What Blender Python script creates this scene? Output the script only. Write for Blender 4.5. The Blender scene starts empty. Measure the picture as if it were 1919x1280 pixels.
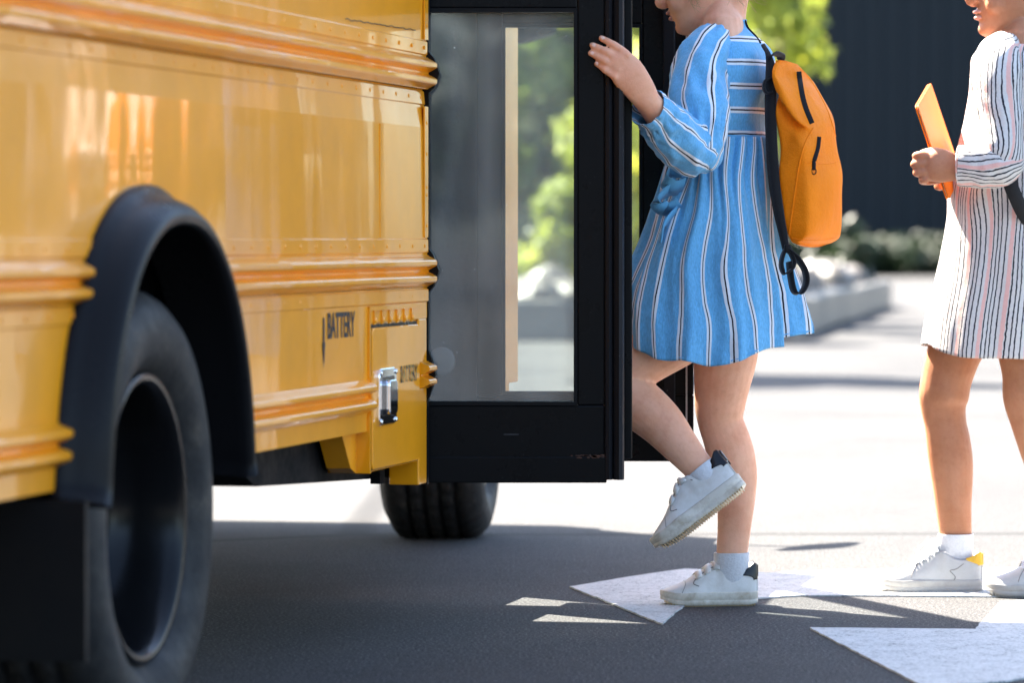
import bpy, bmesh, math, random
from mathutils import Vector, Matrix, noise
from mathutils.bvhtree import BVHTree
import numpy as np

random.seed(7); np.random.seed(7)
scene = bpy.context.scene
C = scene.collection

# ------------------------------------------------------------------ camera
FPX, CAMH, CXP, HZP = 7800.0, 0.767, 959.5, 445.0      # focal length in photo pixels, camera height, centre, horizon row
cam_d = bpy.data.cameras.new('camera')
cam = bpy.data.objects.new('camera', cam_d); C.objects.link(cam)
cam.location = (0, 0, CAMH); cam.rotation_euler = (math.radians(90), 0, 0)
cam_d.sensor_width = 36.0
cam_d.lens = 36.0 * FPX / 1919.0
cam_d.shift_y = -(640.0 - HZP) / 1919.0
cam_d.clip_start = 0.1; cam_d.clip_end = 2000
cam_d.dof.use_dof = True; cam_d.dof.focus_distance = 8.42; cam_d.dof.aperture_fstop = 4.4
scene.camera = cam

# ------------------------------------------------------------------ light
SUN = Vector((-0.70, 0.71, 0)); SUN.normalize()
ELEV = math.radians(51)
sun_dir = Vector((SUN.x * math.cos(ELEV), SUN.y * math.cos(ELEV), math.sin(ELEV)))
world = bpy.data.worlds.new('World'); scene.world = world; world.use_nodes = True
wn = world.node_tree.nodes; wl = world.node_tree.links
bgn = wn['Background']
sky = wn.new('ShaderNodeTexSky'); sky.sky_type = 'NISHITA'; sky.sun_disc = False
sky.sun_elevation = ELEV
sky.sun_rotation = math.atan2(sun_dir.x, sun_dir.y)
sky.air_density = 1.0; sky.dust_density = 2.0; sky.ozone_density = 1.0
wl.new(sky.outputs[0], bgn.inputs[0]); bgn.inputs[1].default_value = 0.075
sl = bpy.data.lights.new('sun', 'SUN'); sl.energy = 5.0; sl.angle = math.radians(0.5); sl.color = (1.0, 0.92, 0.80)
so = bpy.data.objects.new('sun', sl); C.objects.link(so)
so.rotation_euler = sun_dir.to_track_quat('Z', 'Y').to_euler(); so.location = (-6, 8, 12)
scene.view_settings.view_transform = 'Standard'; scene.view_settings.look = 'None'
scene.view_settings.exposure = 3.05; scene.view_settings.gamma = 1.0
scene.view_settings.use_curve_mapping = False
scene.cycles.use_denoising = True
scene.cycles.max_bounces = 10; scene.cycles.transparent_max_bounces = 16

# ------------------------------------------------------------------ helpers
def P(u, v, d):
    return Vector(((u - CXP) / FPX * d, d, CAMH - (v - HZP) / FPX * d))
def G(u, v):
    d = CAMH * FPX / (v - HZP); return Vector(((u - CXP) / FPX * d, d, 0))
def lerp(a, b, t): return a + (b - a) * t
def sstep(a, b, x):
    t = min(1, max(0, (x - a) / (b - a))); return t * t * (3 - 2 * t)
def interp(tab, x):
    if x <= tab[0][0]: return tab[0][1:]
    for p, q in zip(tab, tab[1:]):
        if x <= q[0]:
            t = (x - p[0]) / (q[0] - p[0]); return tuple(lerp(a, b, t) for a, b in zip(p[1:], q[1:]))
    return tab[-1][1:]
def smooth_tab(tab, x):
    """Catmull-Rom through a table of rows (x, a, b, ...)."""
    n = len(tab)
    if x <= tab[0][0]: return tab[0][1:]
    if x >= tab[-1][0]: return tab[-1][1:]
    for i in range(n - 1):
        if x <= tab[i + 1][0]: break
    p0, p1, p2, p3 = tab[max(i - 1, 0)], tab[i], tab[i + 1], tab[min(i + 2, n - 1)]
    h = p2[0] - p1[0]; t = (x - p1[0]) / h
    out = []
    for k in range(1, len(p1)):
        m1 = (p2[k] - p0[k]) / max(p2[0] - p0[0], 1e-9) * h
        m2 = (p3[k] - p1[k]) / max(p3[0] - p1[0], 1e-9) * h
        t2, t3 = t * t, t * t * t
        out.append((2*t3-3*t2+1)*p1[k] + (t3-2*t2+t)*m1 + (-2*t3+3*t2)*p2[k] + (t3-t2)*m2)
    return tuple(out)

MATS = {}
def mat(name, col=(.5, .5, .5), rough=.5, metal=0, coat=0, spec=.5, trans=0, sheen=0, sss=0, ior=1.45):
    m = bpy.data.materials.new(name); m.use_nodes = True
    b = m.node_tree.nodes['Principled BSDF']
    b.inputs['Base Color'].default_value = (*col, 1); b.inputs['Roughness'].default_value = rough
    b.inputs['Metallic'].default_value = metal; b.inputs['Coat Weight'].default_value = coat
    b.inputs['Coat Roughness'].default_value = .06
    b.inputs['Specular IOR Level'].default_value = spec; b.inputs['Transmission Weight'].default_value = trans
    b.inputs['Sheen Weight'].default_value = sheen; b.inputs['IOR'].default_value = ior
    if sss:
        b.inputs['Subsurface Weight'].default_value = sss
        b.inputs['Subsurface Radius'].default_value = (.012, .005, .003); b.inputs['Subsurface Scale'].default_value = 1
    MATS[name] = m; return m
class N:
    """tiny node helper"""
    def __init__(s, m): s.t = m.node_tree; s.b = s.t.nodes['Principled BSDF']
    def node(s, ty, **kw):
        n = s.t.nodes.new(ty)
        for k, v in kw.items(): setattr(n, k, v)
        return n
    def link(s, a, b): s.t.links.new(a, b)
    def coord(s, kind='Object', scale=(1, 1, 1)):
        c = s.node('ShaderNodeTexCoord'); mp = s.node('ShaderNodeMapping'); mp.inputs['Scale'].default_value = scale
        s.link(c.outputs[kind], mp.inputs[0]); return mp.outputs[0]
    def noise(s, vec, scale=5, detail=3, rough=.5):
        n = s.node('ShaderNodeTexNoise'); n.inputs['Scale'].default_value = scale
        n.inputs['Detail'].default_value = detail; n.inputs['Roughness'].default_value = rough
        if vec is not None: s.link(vec, n.inputs['Vector'])
        return n.outputs[0]
    def ramp(s, fac, stops, mode='LINEAR'):
        r = s.node('ShaderNodeValToRGB'); r.color_ramp.interpolation = mode
        e = r.color_ramp.elements
        while len(e) > 1: e.remove(e[0])
        e[0].position = stops[0][0]; e[0].color = (*stops[0][1], 1)
        for p, c in stops[1:]:
            k = e.new(p); k.color = (*c, 1)
        s.link(fac, r.inputs[0]); return r.outputs[0]
    def math(s, op, a, b=None):
        n = s.node('ShaderNodeMath', operation=op)
        for i, x in enumerate((a, b)):
            if x is None: continue
            if isinstance(x, (int, float)): n.inputs[i].default_value = x
            else: s.link(x, n.inputs[i])
        return n.outputs[0]
    def mix(s, fac, a, b, blend='MIX'):
        n = s.node('ShaderNodeMix', data_type='RGBA', blend_type=blend)
        for key, x in ((0, fac), (6, a), (7, b)):
            if isinstance(x, (int, float)): n.inputs[key].default_value = x
            elif isinstance(x, tuple): n.inputs[key].default_value = (*x, 1)
            else: s.link(x, n.inputs[key])
        return n.outputs[2]
    def bump(s, h, strength=.3, dist=.01, to=True, coat=False):
        n = s.node('ShaderNodeBump'); n.inputs['Strength'].default_value = strength; n.inputs['Distance'].default_value = dist
        s.link(h, n.inputs['Height'])
        if to: s.link(n.outputs[0], s.b.inputs['Normal'])
        if coat: s.link(n.outputs[0], s.b.inputs['Coat Normal'])
        return n.outputs[0]

def mk(name, verts, faces, material=None, parent=None, smooth=True, uv=None, mats=None, fmat=None):
    me = bpy.data.meshes.new(name); me.from_pydata([tuple(v) for v in verts], [], faces); me.update()
    if uv is not None:
        l = me.uv_layers.new(name='UVMap')
        idx = np.empty(len(me.loops), dtype=np.int32); me.loops.foreach_get('vertex_index', idx)
        l.data.foreach_set('uv', np.asarray(uv, dtype=np.float32)[idx].ravel())
    return link(name, me, material, parent, smooth)
def link(name, me, material=None, parent=None, smooth=True):
    o = bpy.data.objects.new(name, me); C.objects.link(o)
    if material is not None and not me.materials: me.materials.append(material)
    if smooth: me.polygons.foreach_set('use_smooth', [True] * len(me.polygons))
    if parent is not None: setp(o, parent)
    return o
def setp(o, parent):
    o.parent = parent
    m = Matrix.Identity(4); p = parent; chain = []
    while p is not None:
        chain.append(p.matrix_parent_inverse @ p.matrix_basis); p = p.parent
    for c in reversed(chain): m = m @ c
    o.matrix_parent_inverse = m.inverted()
def wm(o):
    m = Matrix.Identity(4); chain = []
    while o is not None: chain.append(o.matrix_parent_inverse @ o.matrix_basis); o = o.parent
    for c in reversed(chain): m = m @ c
    return m
def thing(name, label, cat, loc, rz=0, group=None):
    o = bpy.data.objects.new(name, None); C.objects.link(o); o.location = loc; o.rotation_euler = (0, 0, rz)
    o.empty_display_size = .1
    tag(o, label, cat, group); return o
def tag(o, label=None, cat=None, group=None, kind=None):
    if label: o['label'] = label
    if cat: o['category'] = cat
    if group: o['group'] = group
    if kind: o['kind'] = kind
    return o

class MB:
    def __init__(s): s.v = []; s.f = []
    def add(s, v, f):
        n = len(s.v); s.v += [Vector(p) for p in v]; s.f += [tuple(i + n for i in q) for q in f]; return s
    def box(s, a, b, bev=0):
        x0, y0, z0 = a; x1, y1, z1 = b
        if x0 > x1: x0, x1 = x1, x0
        if y0 > y1: y0, y1 = y1, y0
        if z0 > z1: z0, z1 = z1, z0
        if bev <= 0:
            v = [(x0,y0,z0),(x1,y0,z0),(x1,y1,z0),(x0,y1,z0),(x0,y0,z1),(x1,y0,z1),(x1,y1,z1),(x0,y1,z1)]
            return s.add(v, [(3,2,1,0),(4,5,6,7),(0,1,5,4),(1,2,6,5),(2,3,7,6),(3,0,4,7)])
        bm = bmesh.new(); bmesh.ops.create_cube(bm, size=1)
        for q in bm.verts: q.co = Vector(((x0+x1)/2 + q.co.x*(x1-x0), (y0+y1)/2 + q.co.y*(y1-y0), (z0+z1)/2 + q.co.z*(z1-z0)))
        bmesh.ops.bevel(bm, geom=bm.edges[:], offset=bev, segments=2, affect='EDGES', profile=.5)
        bm.verts.index_update()
        s.add([q.co.copy() for q in bm.verts], [tuple(q.index for q in f.verts) for f in bm.faces]); bm.free(); return s
    def prism(s, poly, d0, d1):
        """poly: list of 3D points; extruded from +d0 to +d1 (vectors)."""
        n = len(poly); v = [Vector(p) + Vector(d0) for p in poly] + [Vector(p) + Vector(d1) for p in poly]
        f = [tuple(range(n))[::-1], tuple(range(n, 2*n))] + [(i, (i+1) % n, n+(i+1) % n, n+i) for i in range(n)]
        return s.add(v, f)
    def tube(s, pts, rads, n=12, sub=4, up=(0, 0, 1), cap=True):
        v, f, _ = loft_tube(pts, rads, n, sub, up, cap); return s.add(v, f)
    def ell(s, c, r, rot=None, n=16, m=10):
        v = []; f = []
        for i in range(m + 1):
            a = math.pi * i / m
            for j in range(n):
                b = 2 * math.pi * j / n
                q = Vector((r[0]*math.sin(a)*math.cos(b), r[1]*math.sin(a)*math.sin(b), r[2]*math.cos(a)))
                if rot is not None: q = rot @ q
                v.append(Vector(c) + q)
        for i in range(m):
            for j in range(n): f.append((i*n+j, (i+1)*n+j, (i+1)*n+(j+1) % n, i*n+(j+1) % n))
        return s.add(v, f)
    def build(s, name, material, parent=None, smooth=False, xf=None):
        v = s.v if xf is None else [xf(p) for p in s.v]
        return mk(name, v, s.f, material, parent, smooth)

def cr(pts, sub):
    """Catmull-Rom through rows of floats."""
    a = [np.array(p, dtype=float) for p in pts]; n = len(a); out = []
    for i in range(n - 1):
        p0, p1, p2, p3 = a[max(i-1, 0)], a[i], a[i+1], a[min(i+2, n-1)]
        for k in range(sub):
            t = k / sub
            out.append(.5 * ((2*p1) + (p2-p0)*t + (2*p0-5*p1+4*p2-p3)*t*t + (3*p1-p0-3*p2+p3)*t**3))
    out.append(a[-1]); return out
def loft_tube(pts, rads, n=16, sub=6, up=(0, 0, 1), cap=True, disp=None, round_cap=True):
    rows = []
    for p, r in zip(pts, rads):
        ra, rb = (r, r) if isinstance(r, (int, float)) else r
        rows.append((p[0], p[1], p[2], ra, rb))
    rows = cr(rows, sub)
    c = [Vector(q[:3]) for q in rows]; R = [(q[3], q[4]) for q in rows]
    tan = [(c[min(i+1, len(c)-1)] - c[max(i-1, 0)]).normalized() for i in range(len(c))]
    if cap and round_cap:                      # rounded ends
        pre = [(c[0] - tan[0]*R[0][0]*math.sin(a), (R[0][0]*math.cos(a), R[0][1]*math.cos(a))) for a in (1.45, 1.1, .6)]
        post = [(c[-1] + tan[-1]*R[-1][0]*math.sin(a), (R[-1][0]*math.cos(a), R[-1][1]*math.cos(a))) for a in (.6, 1.1, 1.45)]
        c = [p[0] for p in pre] + c + [p[0] for p in post]; R = [p[1] for p in pre] + R + [p[1] for p in post]
        tan = [tan[0]]*3 + tan + [tan[-1]]*3
    v = []; L = 0; uv = []
    upv = Vector(up)
    nr = len(c)
    for i in range(nr):
        if i: L += (c[i]-c[i-1]).length
        side = tan[i].cross(upv)
        if side.length < 1e-4: side = tan[i].cross(Vector((1, 0, 0)))
        side.normalize(); u2 = side.cross(tan[i]).normalized()
        for j in range(n):
            a = 2*math.pi*j/n
            q = side*math.cos(a)*R[i][0] + u2*math.sin(a)*R[i][1]
            k = 1.0 if disp is None else 1 + disp(i/(nr-1), a)
            v.append(c[i] + q*k); uv.append((a, L))
    f = [(i*n+j, i*n+(j+1) % n, (i+1)*n+(j+1) % n, (i+1)*n+j) for i in range(nr-1) for j in range(n)]
    if cap: f += [tuple(range(n))[::-1], tuple(range((nr-1)*n, nr*n))]
    return v, f, uv
def ribbon(path, width_dir, w, thick, up_off=0):
    """flat strap along path (list of Vectors); width_dir: Vector or list; returns MB"""
    m = MB(); n = len(path); v = []
    for i, p in enumerate(path):
        t = (path[min(i+1, n-1)] - path[max(i-1, 0)]).normalized()
        wd = width_dir[i] if isinstance(width_dir, list) else width_dir
        wd = (wd - t * wd.dot(t)).normalized(); nn = t.cross(wd).normalized()
        ww = w[i] if isinstance(w, (list, tuple)) else w
        for a, b in ((-1, -1), (1, -1), (1, 1), (-1, 1)): v.append(p + wd*a*ww/2 + nn*b*thick/2)
    f = [(i*4+j, i*4+(j+1) % 4, i*4+4+(j+1) % 4, i*4+4+j) for i in range(n-1) for j in range(4)]
    f += [(3, 2, 1, 0), tuple(range(4*n-4, 4*n))]
    return m.add(v, f)
def spline(pts, sub=8): return [Vector(q) for q in cr(pts, sub)]
def remesh(mb, voxel, smooth_it=6, factor=.5):
    """union of closed shells into one continuous skin"""
    me = bpy.data.meshes.new('tmp'); me.from_pydata([tuple(v) for v in mb.v], [], mb.f); me.update()
    bm = bmesh.new(); bm.from_mesh(me); bmesh.ops.recalc_face_normals(bm, faces=bm.faces); bm.to_mesh(me); bm.free()
    o = bpy.data.objects.new('tmp', me); C.objects.link(o)
    r = o.modifiers.new('r', 'REMESH'); r.mode = 'VOXEL'; r.voxel_size = voxel
    s = o.modifiers.new('s', 'SMOOTH'); s.factor = factor; s.iterations = smooth_it
    dg = bpy.context.evaluated_depsgraph_get(); dg.update()
    out = bpy.data.meshes.new_from_object(o.evaluated_get(dg))
    bpy.data.objects.remove(o); bpy.data.meshes.remove(me)
    return out
def bvh(o):
    me = o.data; m = wm(o)
    return BVHTree.FromPolygons([m @ v.co for v in me.vertices], [tuple(p.vertices) for p in me.polygons])
def hit(tree, u, v, off=0.0):
    o = Vector((0, 0, CAMH)); d = (P(u, v, 8.0) - o).normalized()
    h = tree.ray_cast(o, d)
    return None if h[0] is None else h[0] - d * off

# ------------------------------------------------------------------ materials
def m_asphalt():
    m = mat('asphalt', rough=.85, spec=.3); n = N(m); co = n.coord('Object')
    big = n.noise(co, .6, 4, .6); fine = n.noise(co, 165, 3, .8); mid = n.noise(co, 22, 3, .6)
    c1 = n.ramp(fine, [(.36, (.010, .010, .012)), (.46, (.042, .042, .045)), (.55, (.071, .071, .072)), (.66, (.27, .265, .255))])
    c2 = n.ramp(big, [(.30, (.54, .54, .56)), (.45, (.80, .80, .81)), (.7, (1.0, .985, .96))])
    c3 = n.ramp(mid, [(.3, (.86, .86, .86)), (.7, (1.1, 1.1, 1.1))])
    x = n.mix(1, n.mix(1, c1, c2, 'MULTIPLY'), c3, 'MULTIPLY')
    # thin tar seams
    w = n.node('ShaderNodeTexVoronoi', feature='DISTANCE_TO_EDGE'); w.inputs['Scale'].default_value = .16
    wob = n.node('ShaderNodeMapping'); n.link(co, wob.inputs[0]); n.link(wob.outputs[0], w.inputs['Vector'])
    seam = n.ramp(w.outputs[0], [(.0, (.35, .35, .36)), (.004, (.45, .45, .46)), (.007, (1, 1, 1))])
    n.link(n.mix(1, x, seam, 'MULTIPLY'), n.b.inputs['Base Color'])
    n.bump(n.math('ADD', fine, n.math('MULTIPLY', mid, .6)), .55, .004)
    return m
def m_paint_road():
    m = mat('road_paint', rough=.7, spec=.3); n = N(m); co = n.coord('Object')
    fine = n.noise(co, 150, 2, .7); mid = n.noise(co, 16, 5, .7)
    wear = n.math('ADD', n.math('MULTIPLY', fine, .75), n.math('MULTIPLY', mid, .40))
    c = n.ramp(wear, [(.40, (.10, .10, .10)), (.46, (.33, .34, .34)), (.56, (.52, .53, .52)), (.72, (.62, .62, .61))])
    n.link(c, n.b.inputs['Base Color']); n.bump(fine, .5, .003); return m
def m_bus():
    m = mat('bus_yellow', (.97, .37, .005), rough=.4, coat=.75, spec=.25); n = N(m)
    n.b.inputs['Coat Roughness'].default_value = .035; n.b.inputs['Coat IOR'].default_value = 1.5
    co = n.coord('Object', (2.3, 2.3, .35)); w = n.noise(co, 1.6, 2, .45)
    co3 = n.coord('Object', (1, 1, 1)); w2 = n.noise(co3, 3.5, 2, .5)
    h = n.math('ADD', w, n.math('MULTIPLY', w2, .25))
    n.bump(h, .42, .013, to=True, coat=True)
    co2 = n.coord('Object', (1, 1, 1)); d = n.noise(co2, 260, 2, .6); dd = n.noise(co2, 7, 4, .6)
    specks = n.ramp(d, [(.20, (.3, .22, .12)), (.245, (1, 1, 1))])
    tint = n.ramp(dd, [(.3, (.90, .90, .9)), (.7, (1.04, 1.04, 1.2))])
    n.link(n.mix(1, n.mix(1, (.97, .37, .005), specks, 'MULTIPLY'), tint, 'MULTIPLY'), n.b.inputs['Base Color'])
    r = n.noise(co2, 5, 5, .65); n.link(n.ramp(r, [(.35, (.015,)*3), (.75, (.13,)*3)]), n.b.inputs['Coat Roughness'])
    return m
def m_black(name, c=.012, rough=.4, scr=True):
    m = mat(name, (c, c, c*1.1), rough=rough, spec=.12); n = N(m); co = n.coord('Object')
    r = n.noise(co, 9, 5, .7); n.link(n.ramp(r, [(.3, (rough*.75,)*3), (.7, (min(1, rough*1.3),)*3)]), n.b.inputs['Roughness'])
    if scr:
        s = n.noise(co, 120, 2, .6)
        n.link(n.ramp(s, [(.70, (c, c, c*1.15)), (.78, (c*5, c*5, c*5))]), n.b.inputs['Base Color'])
    n.bump(n.noise(co, 60, 3), .06, .003)
    return m
def m_glass(name='glass', tint=(.93, .96, .95), haze=.10):
    """dusty window glass: clear pane with a thin film of dirt"""
    m = bpy.data.materials.new(name); m.use_nodes = True; t = m.node_tree; t.nodes.clear()
    out = t.nodes.new('ShaderNodeOutputMaterial'); tr = t.nodes.new('ShaderNodeBsdfTransparent'); tr.inputs[0].default_value = (*tint, 1)
    gl = t.nodes.new('ShaderNodeBsdfGlossy'); gl.inputs['Roughness'].default_value = .03
    df = t.nodes.new('ShaderNodeBsdfDiffuse'); df.inputs[0].default_value = (.72, .71, .68, 1)
    ge = t.nodes.new('ShaderNodeNewGeometry'); vd = t.nodes.new('ShaderNodeVectorMath'); vd.operation = 'DOT_PRODUCT'
    t.links.new(ge.outputs['Normal'], vd.inputs[0]); t.links.new(ge.outputs['Incoming'], vd.inputs[1])
    def mth(op, a, b=None):
        q = t.nodes.new('ShaderNodeMath'); q.operation = op
        for i, x in enumerate((a, b)):
            if x is None: continue
            if isinstance(x, (int, float)): q.inputs[i].default_value = x
            else: t.links.new(x, q.inputs[i])
        return q.outputs[0]
    frv = mth('ADD', mth('MULTIPLY', mth('POWER', mth('SUBTRACT', 1.0, mth('ABSOLUTE', vd.outputs['Value'])), 5.0), .94), .05)
    tc = t.nodes.new('ShaderNodeTexCoord'); mp = t.nodes.new('ShaderNodeMapping'); mp.inputs['Scale'].default_value = (7, 7, 1.2)
    nz = t.nodes.new('ShaderNodeTexNoise'); nz.inputs['Scale'].default_value = 2.2; nz.inputs['Detail'].default_value = 5
    rp = t.nodes.new('ShaderNodeMapRange'); rp.inputs[1].default_value = .3; rp.inputs[2].default_value = .75; rp.inputs[3].default_value = haze*.5; rp.inputs[4].default_value = haze*1.5
    sp = t.nodes.new('ShaderNodeTexNoise'); sp.inputs['Scale'].default_value = 210; sr = t.nodes.new('ShaderNodeMapRange')
    sr.inputs[1].default_value = .76; sr.inputs[2].default_value = .80; sr.inputs[3].default_value = 0; sr.inputs[4].default_value = .45
    ad = t.nodes.new('ShaderNodeMath'); ad.operation = 'ADD'; ad.use_clamp = True
    m1 = t.nodes.new('ShaderNodeMixShader'); m2 = t.nodes.new('ShaderNodeMixShader'); L = t.links.new
    L(tc.outputs['Object'], mp.inputs[0]); L(mp.outputs[0], nz.inputs['Vector']); L(nz.outputs[0], rp.inputs[0])
    L(tc.outputs['Object'], sp.inputs['Vector']); L(sp.outputs[0], sr.inputs[0]); L(rp.outputs[0], ad.inputs[0]); L(sr.outputs[0], ad.inputs[1])
    L(frv, m1.inputs[0]); L(tr.outputs[0], m1.inputs[1]); L(gl.outputs[0], m1.inputs[2])
    L(ad.outputs[0], m2.inputs[0]); L(m1.outputs[0], m2.inputs[1]); L(df.outputs[0], m2.inputs[2]); L(m2.outputs[0], out.inputs[0])
    MATS[name] = m; return m
def m_stripe(name, base, axis, period=1.0, band=.27, line=.065):
    """blue cloth with white bands that carry a thin black line; axis = which uv component counts stripes"""
    m = mat(name, base, rough=.75, sheen=.25, spec=.25); n = N(m)
    tc = n.node('ShaderNodeTexCoord'); sp = n.node('ShaderNodeSeparateXYZ'); n.link(tc.outputs['UV'], sp.inputs[0])
    co = n.coord('Object'); wob = n.math('MULTIPLY', n.math('SUBTRACT', n.noise(co, 30, 2), .5), .05)
    x = n.math('ADD', n.math('DIVIDE', sp.outputs[axis], period), wob)
    fr = n.math('ABSOLUTE', n.math('SUBTRACT', n.math('FRACT', x), .5))
    weave = n.noise(n.coord('Object', (1, 1, .25)), 420, 2, .6)
    cl = n.ramp(weave, [(.3, tuple(c*.84 for c in base)), (.7, tuple(min(1, c*1.12 + .01) for c in base))])
    c = n.ramp(fr, [(0, (.012, .011, .016)), (line/2, (.74, .76, .80)), (band/2, (0, 0, 0))], 'CONSTANT')
    isb = n.math('LESS_THAN', fr, band/2)
    n.link(n.mix(isb, cl, c), n.b.inputs['Base Color'])
    wr = n.noise(co, 26, 4, .6)
    rg = n.noise(n.coord('Object', (1, 1, .45)), 13, 3, .55); rg = n.math('ABSOLUTE', n.math('SUBTRACT', rg, .5))
    n.bump(n.math('ADD', n.math('ADD', n.math('MULTIPLY', weave, .08), n.math('MULTIPLY', wr, .6)), n.math('MULTIPLY', rg, 2.0)), .45, .012)
    return m
def m_linen(name, axis):
    m = mat(name, (.8, .78, .75), rough=.8, sheen=.2, spec=.2); n = N(m)
    tc = n.node('ShaderNodeTexCoord'); sp = n.node('ShaderNodeSeparateXYZ'); n.link(tc.outputs['UV'], sp.inputs[0])
    co = n.coord('Object'); wob = n.math('MULTIPLY', n.math('SUBTRACT', n.noise(co, 110, 2), .5), .07)
    x = n.math('FRACT', n.math('ADD', sp.outputs[axis], wob))
    W = (.66, .63, .60); K = (.03, .03, .04); Q = (.80, .47, .41)
    c = n.ramp(x, [(0, Q), (.16, W), (.19, K), (.25, W), (.38, K), (.44, W), (.56, K), (.62, W), (.80, K), (.86, W)], 'CONSTANT')
    weave = n.noise(co, 380, 2, .6)
    n.link(n.mix(1, c, n.ramp(weave, [(.3, (.9, .9, .9)), (.7, (1.03, 1.03, 1.03))]), 'MULTIPLY'), n.b.inputs['Base Color'])
    n.bump(n.math('ADD', n.math('MULTIPLY', weave, .3), n.noise(co, 28, 4, .6)), .3, .008); return m
def m_skin(name, col, deep):
    m = mat(name, col, rough=.5, spec=.35, sss=.30); n = N(m); co = n.coord('Object')
    a = n.noise(co, 14, 4, .6); b = n.noise(co, 260, 2, .6)
    a2 = n.noise(co, 55, 4, .7)
    n.link(n.mix(1, n.ramp(a, [(.30, deep), (.62, col)]), n.ramp(a2, [(.30, (.93, .87, .86)), (.5, (1, 1, 1)), (.72, (1.04, 1.04, 1.04))]), 'MULTIPLY'), n.b.inputs['Base Color'])
    n.bump(n.math('ADD', b, n.math('MULTIPLY', a2, .5)), .14, .003); return m
def m_cloth(name, col, rough=.8, scale=300, str_=.2, wr=.0):
    m = mat(name, col, rough=rough, sheen=.15, spec=.25); n = N(m); co = n.coord('Object')
    w = n.noise(co, scale, 2, .6); a = n.noise(co, 9, 4, .6)
    n.link(n.mix(1, n.ramp(a, [(.3, tuple(c*.88 for c in col)), (.7, tuple(min(1, c*1.08) for c in col))]), n.ramp(w, [(.3, (.92,)*3), (.7, (1.04,)*3)]), 'MULTIPLY'), n.b.inputs['Base Color'])
    n.bump(n.math('ADD', n.math('MULTIPLY', w, .25), n.noise(co, 24, 4, .65)), str_, .010); return m
def m_leather(name, col, dirt):
    m = mat(name, col, rough=.45, spec=.45); n = N(m); co = n.coord('Object')
    a = n.noise(co, 28, 5, .7); b = n.noise(co, 330, 2)
    n.link(n.ramp(a, [(.34, dirt), (.58, col)]), n.b.inputs['Base Color'])
    n.bump(n.math('ADD', n.math('MULTIPLY', b, .15), n.noise(co, 45, 4)), .16, .004); return m

ASPH = m_asphalt(); RP = m_paint_road(); YEL = m_bus()
BLK = m_black('black_enamel', .005, .30); RUB = m_black('rubber', .007, .5, False); UND = m_black('underbody_black', .006, .7)
TYRE = m_black('tyre_rubber', .013, .62); SEAL = m_black('door_seal_rubber', .016, .5)
FLARE = m_black('flare_rubber', .009, .30, False)
GLASS = m_glass(); CHROME = mat('chrome', (.85, .86, .88), rough=.08, metal=1)
STEEL = mat('brushed_steel', (.45, .45, .46), rough=.35, metal=1)
LETTER = mat('black_lettering', (.015, .015, .018), rough=.55)
def worn_letter():
    m = mat('worn_lettering', (.02, .02, .02), rough=.6); n = N(m)
    a = n.noise(n.coord('Object'), 90, 3, .7); n.link(n.ramp(a, [(.44, (.02, .02, .02)), (.54, (.52, .30, .06))]), n.b.inputs['Base Color']); return m
LETTER2 = worn_letter()
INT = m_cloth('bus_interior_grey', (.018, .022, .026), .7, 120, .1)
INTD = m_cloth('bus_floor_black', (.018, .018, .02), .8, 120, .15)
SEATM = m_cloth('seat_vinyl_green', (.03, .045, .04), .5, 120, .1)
BLUE = (.13, .41, .69)
DRESS_V = m_stripe('blue_stripe_vertical', BLUE, 0, 1.0, .23, .045)
DRESS_H = m_stripe('blue_stripe_across', BLUE, 1, .0485, .27, .06)
DRESS_S = m_stripe('blue_stripe_sleeve', BLUE, 0, 1.0, .26, .06)
BLUEP = m_cloth('plain_blue_cotton', BLUE, .75, 420, .2)
LIN_V = m_linen('striped_linen', 0)
SKIN1 = m_skin('fair_skin', (.84, .455, .30), (.76, .36, .22)); SKIN2 = m_skin('tan_skin', (.48, .225, .125), (.40, .17, .085))
LIP = mat('lips', (.58, .27, .21), rough=.4); HAIR1 = m_cloth('blonde_hair', (.50, .33, .16), .5, 200, .3); HAIR2 = m_cloth('brown_hair', (.06, .035, .02), .5, 200, .3)
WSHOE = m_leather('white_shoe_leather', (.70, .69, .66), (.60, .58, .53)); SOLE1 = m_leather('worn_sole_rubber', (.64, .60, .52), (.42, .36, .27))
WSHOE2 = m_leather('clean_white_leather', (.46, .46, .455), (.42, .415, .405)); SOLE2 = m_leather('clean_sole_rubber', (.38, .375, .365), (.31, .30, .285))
GUM = m_leather('gum_outsole', (.50, .37, .20), (.36, .25, .12))
TABB = mat('black_patent', (.006, .006, .008), rough=.22, spec=.4); TABY = m_leather('yellow_suede', (.72, .42, .03), (.60, .34, .02))
SOCK = m_cloth('white_sock', (.68, .69, .72), .9, 240, .35)
ORANGE = m_cloth('orange_nylon', (1.0, .24, .0), .6, 500, .55); ORANGE.node_tree.nodes['Principled BSDF'].inputs['Sheen Weight'].default_value = 0; ZIP = m_black('zip_black', .012, .45, False); WEB = m_cloth('black_webbing', (.012, .012, .014), .75, 260, .2)
FOLD = mat('orange_plastic', (.85, .19, .002), rough=.5, spec=.25)

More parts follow.
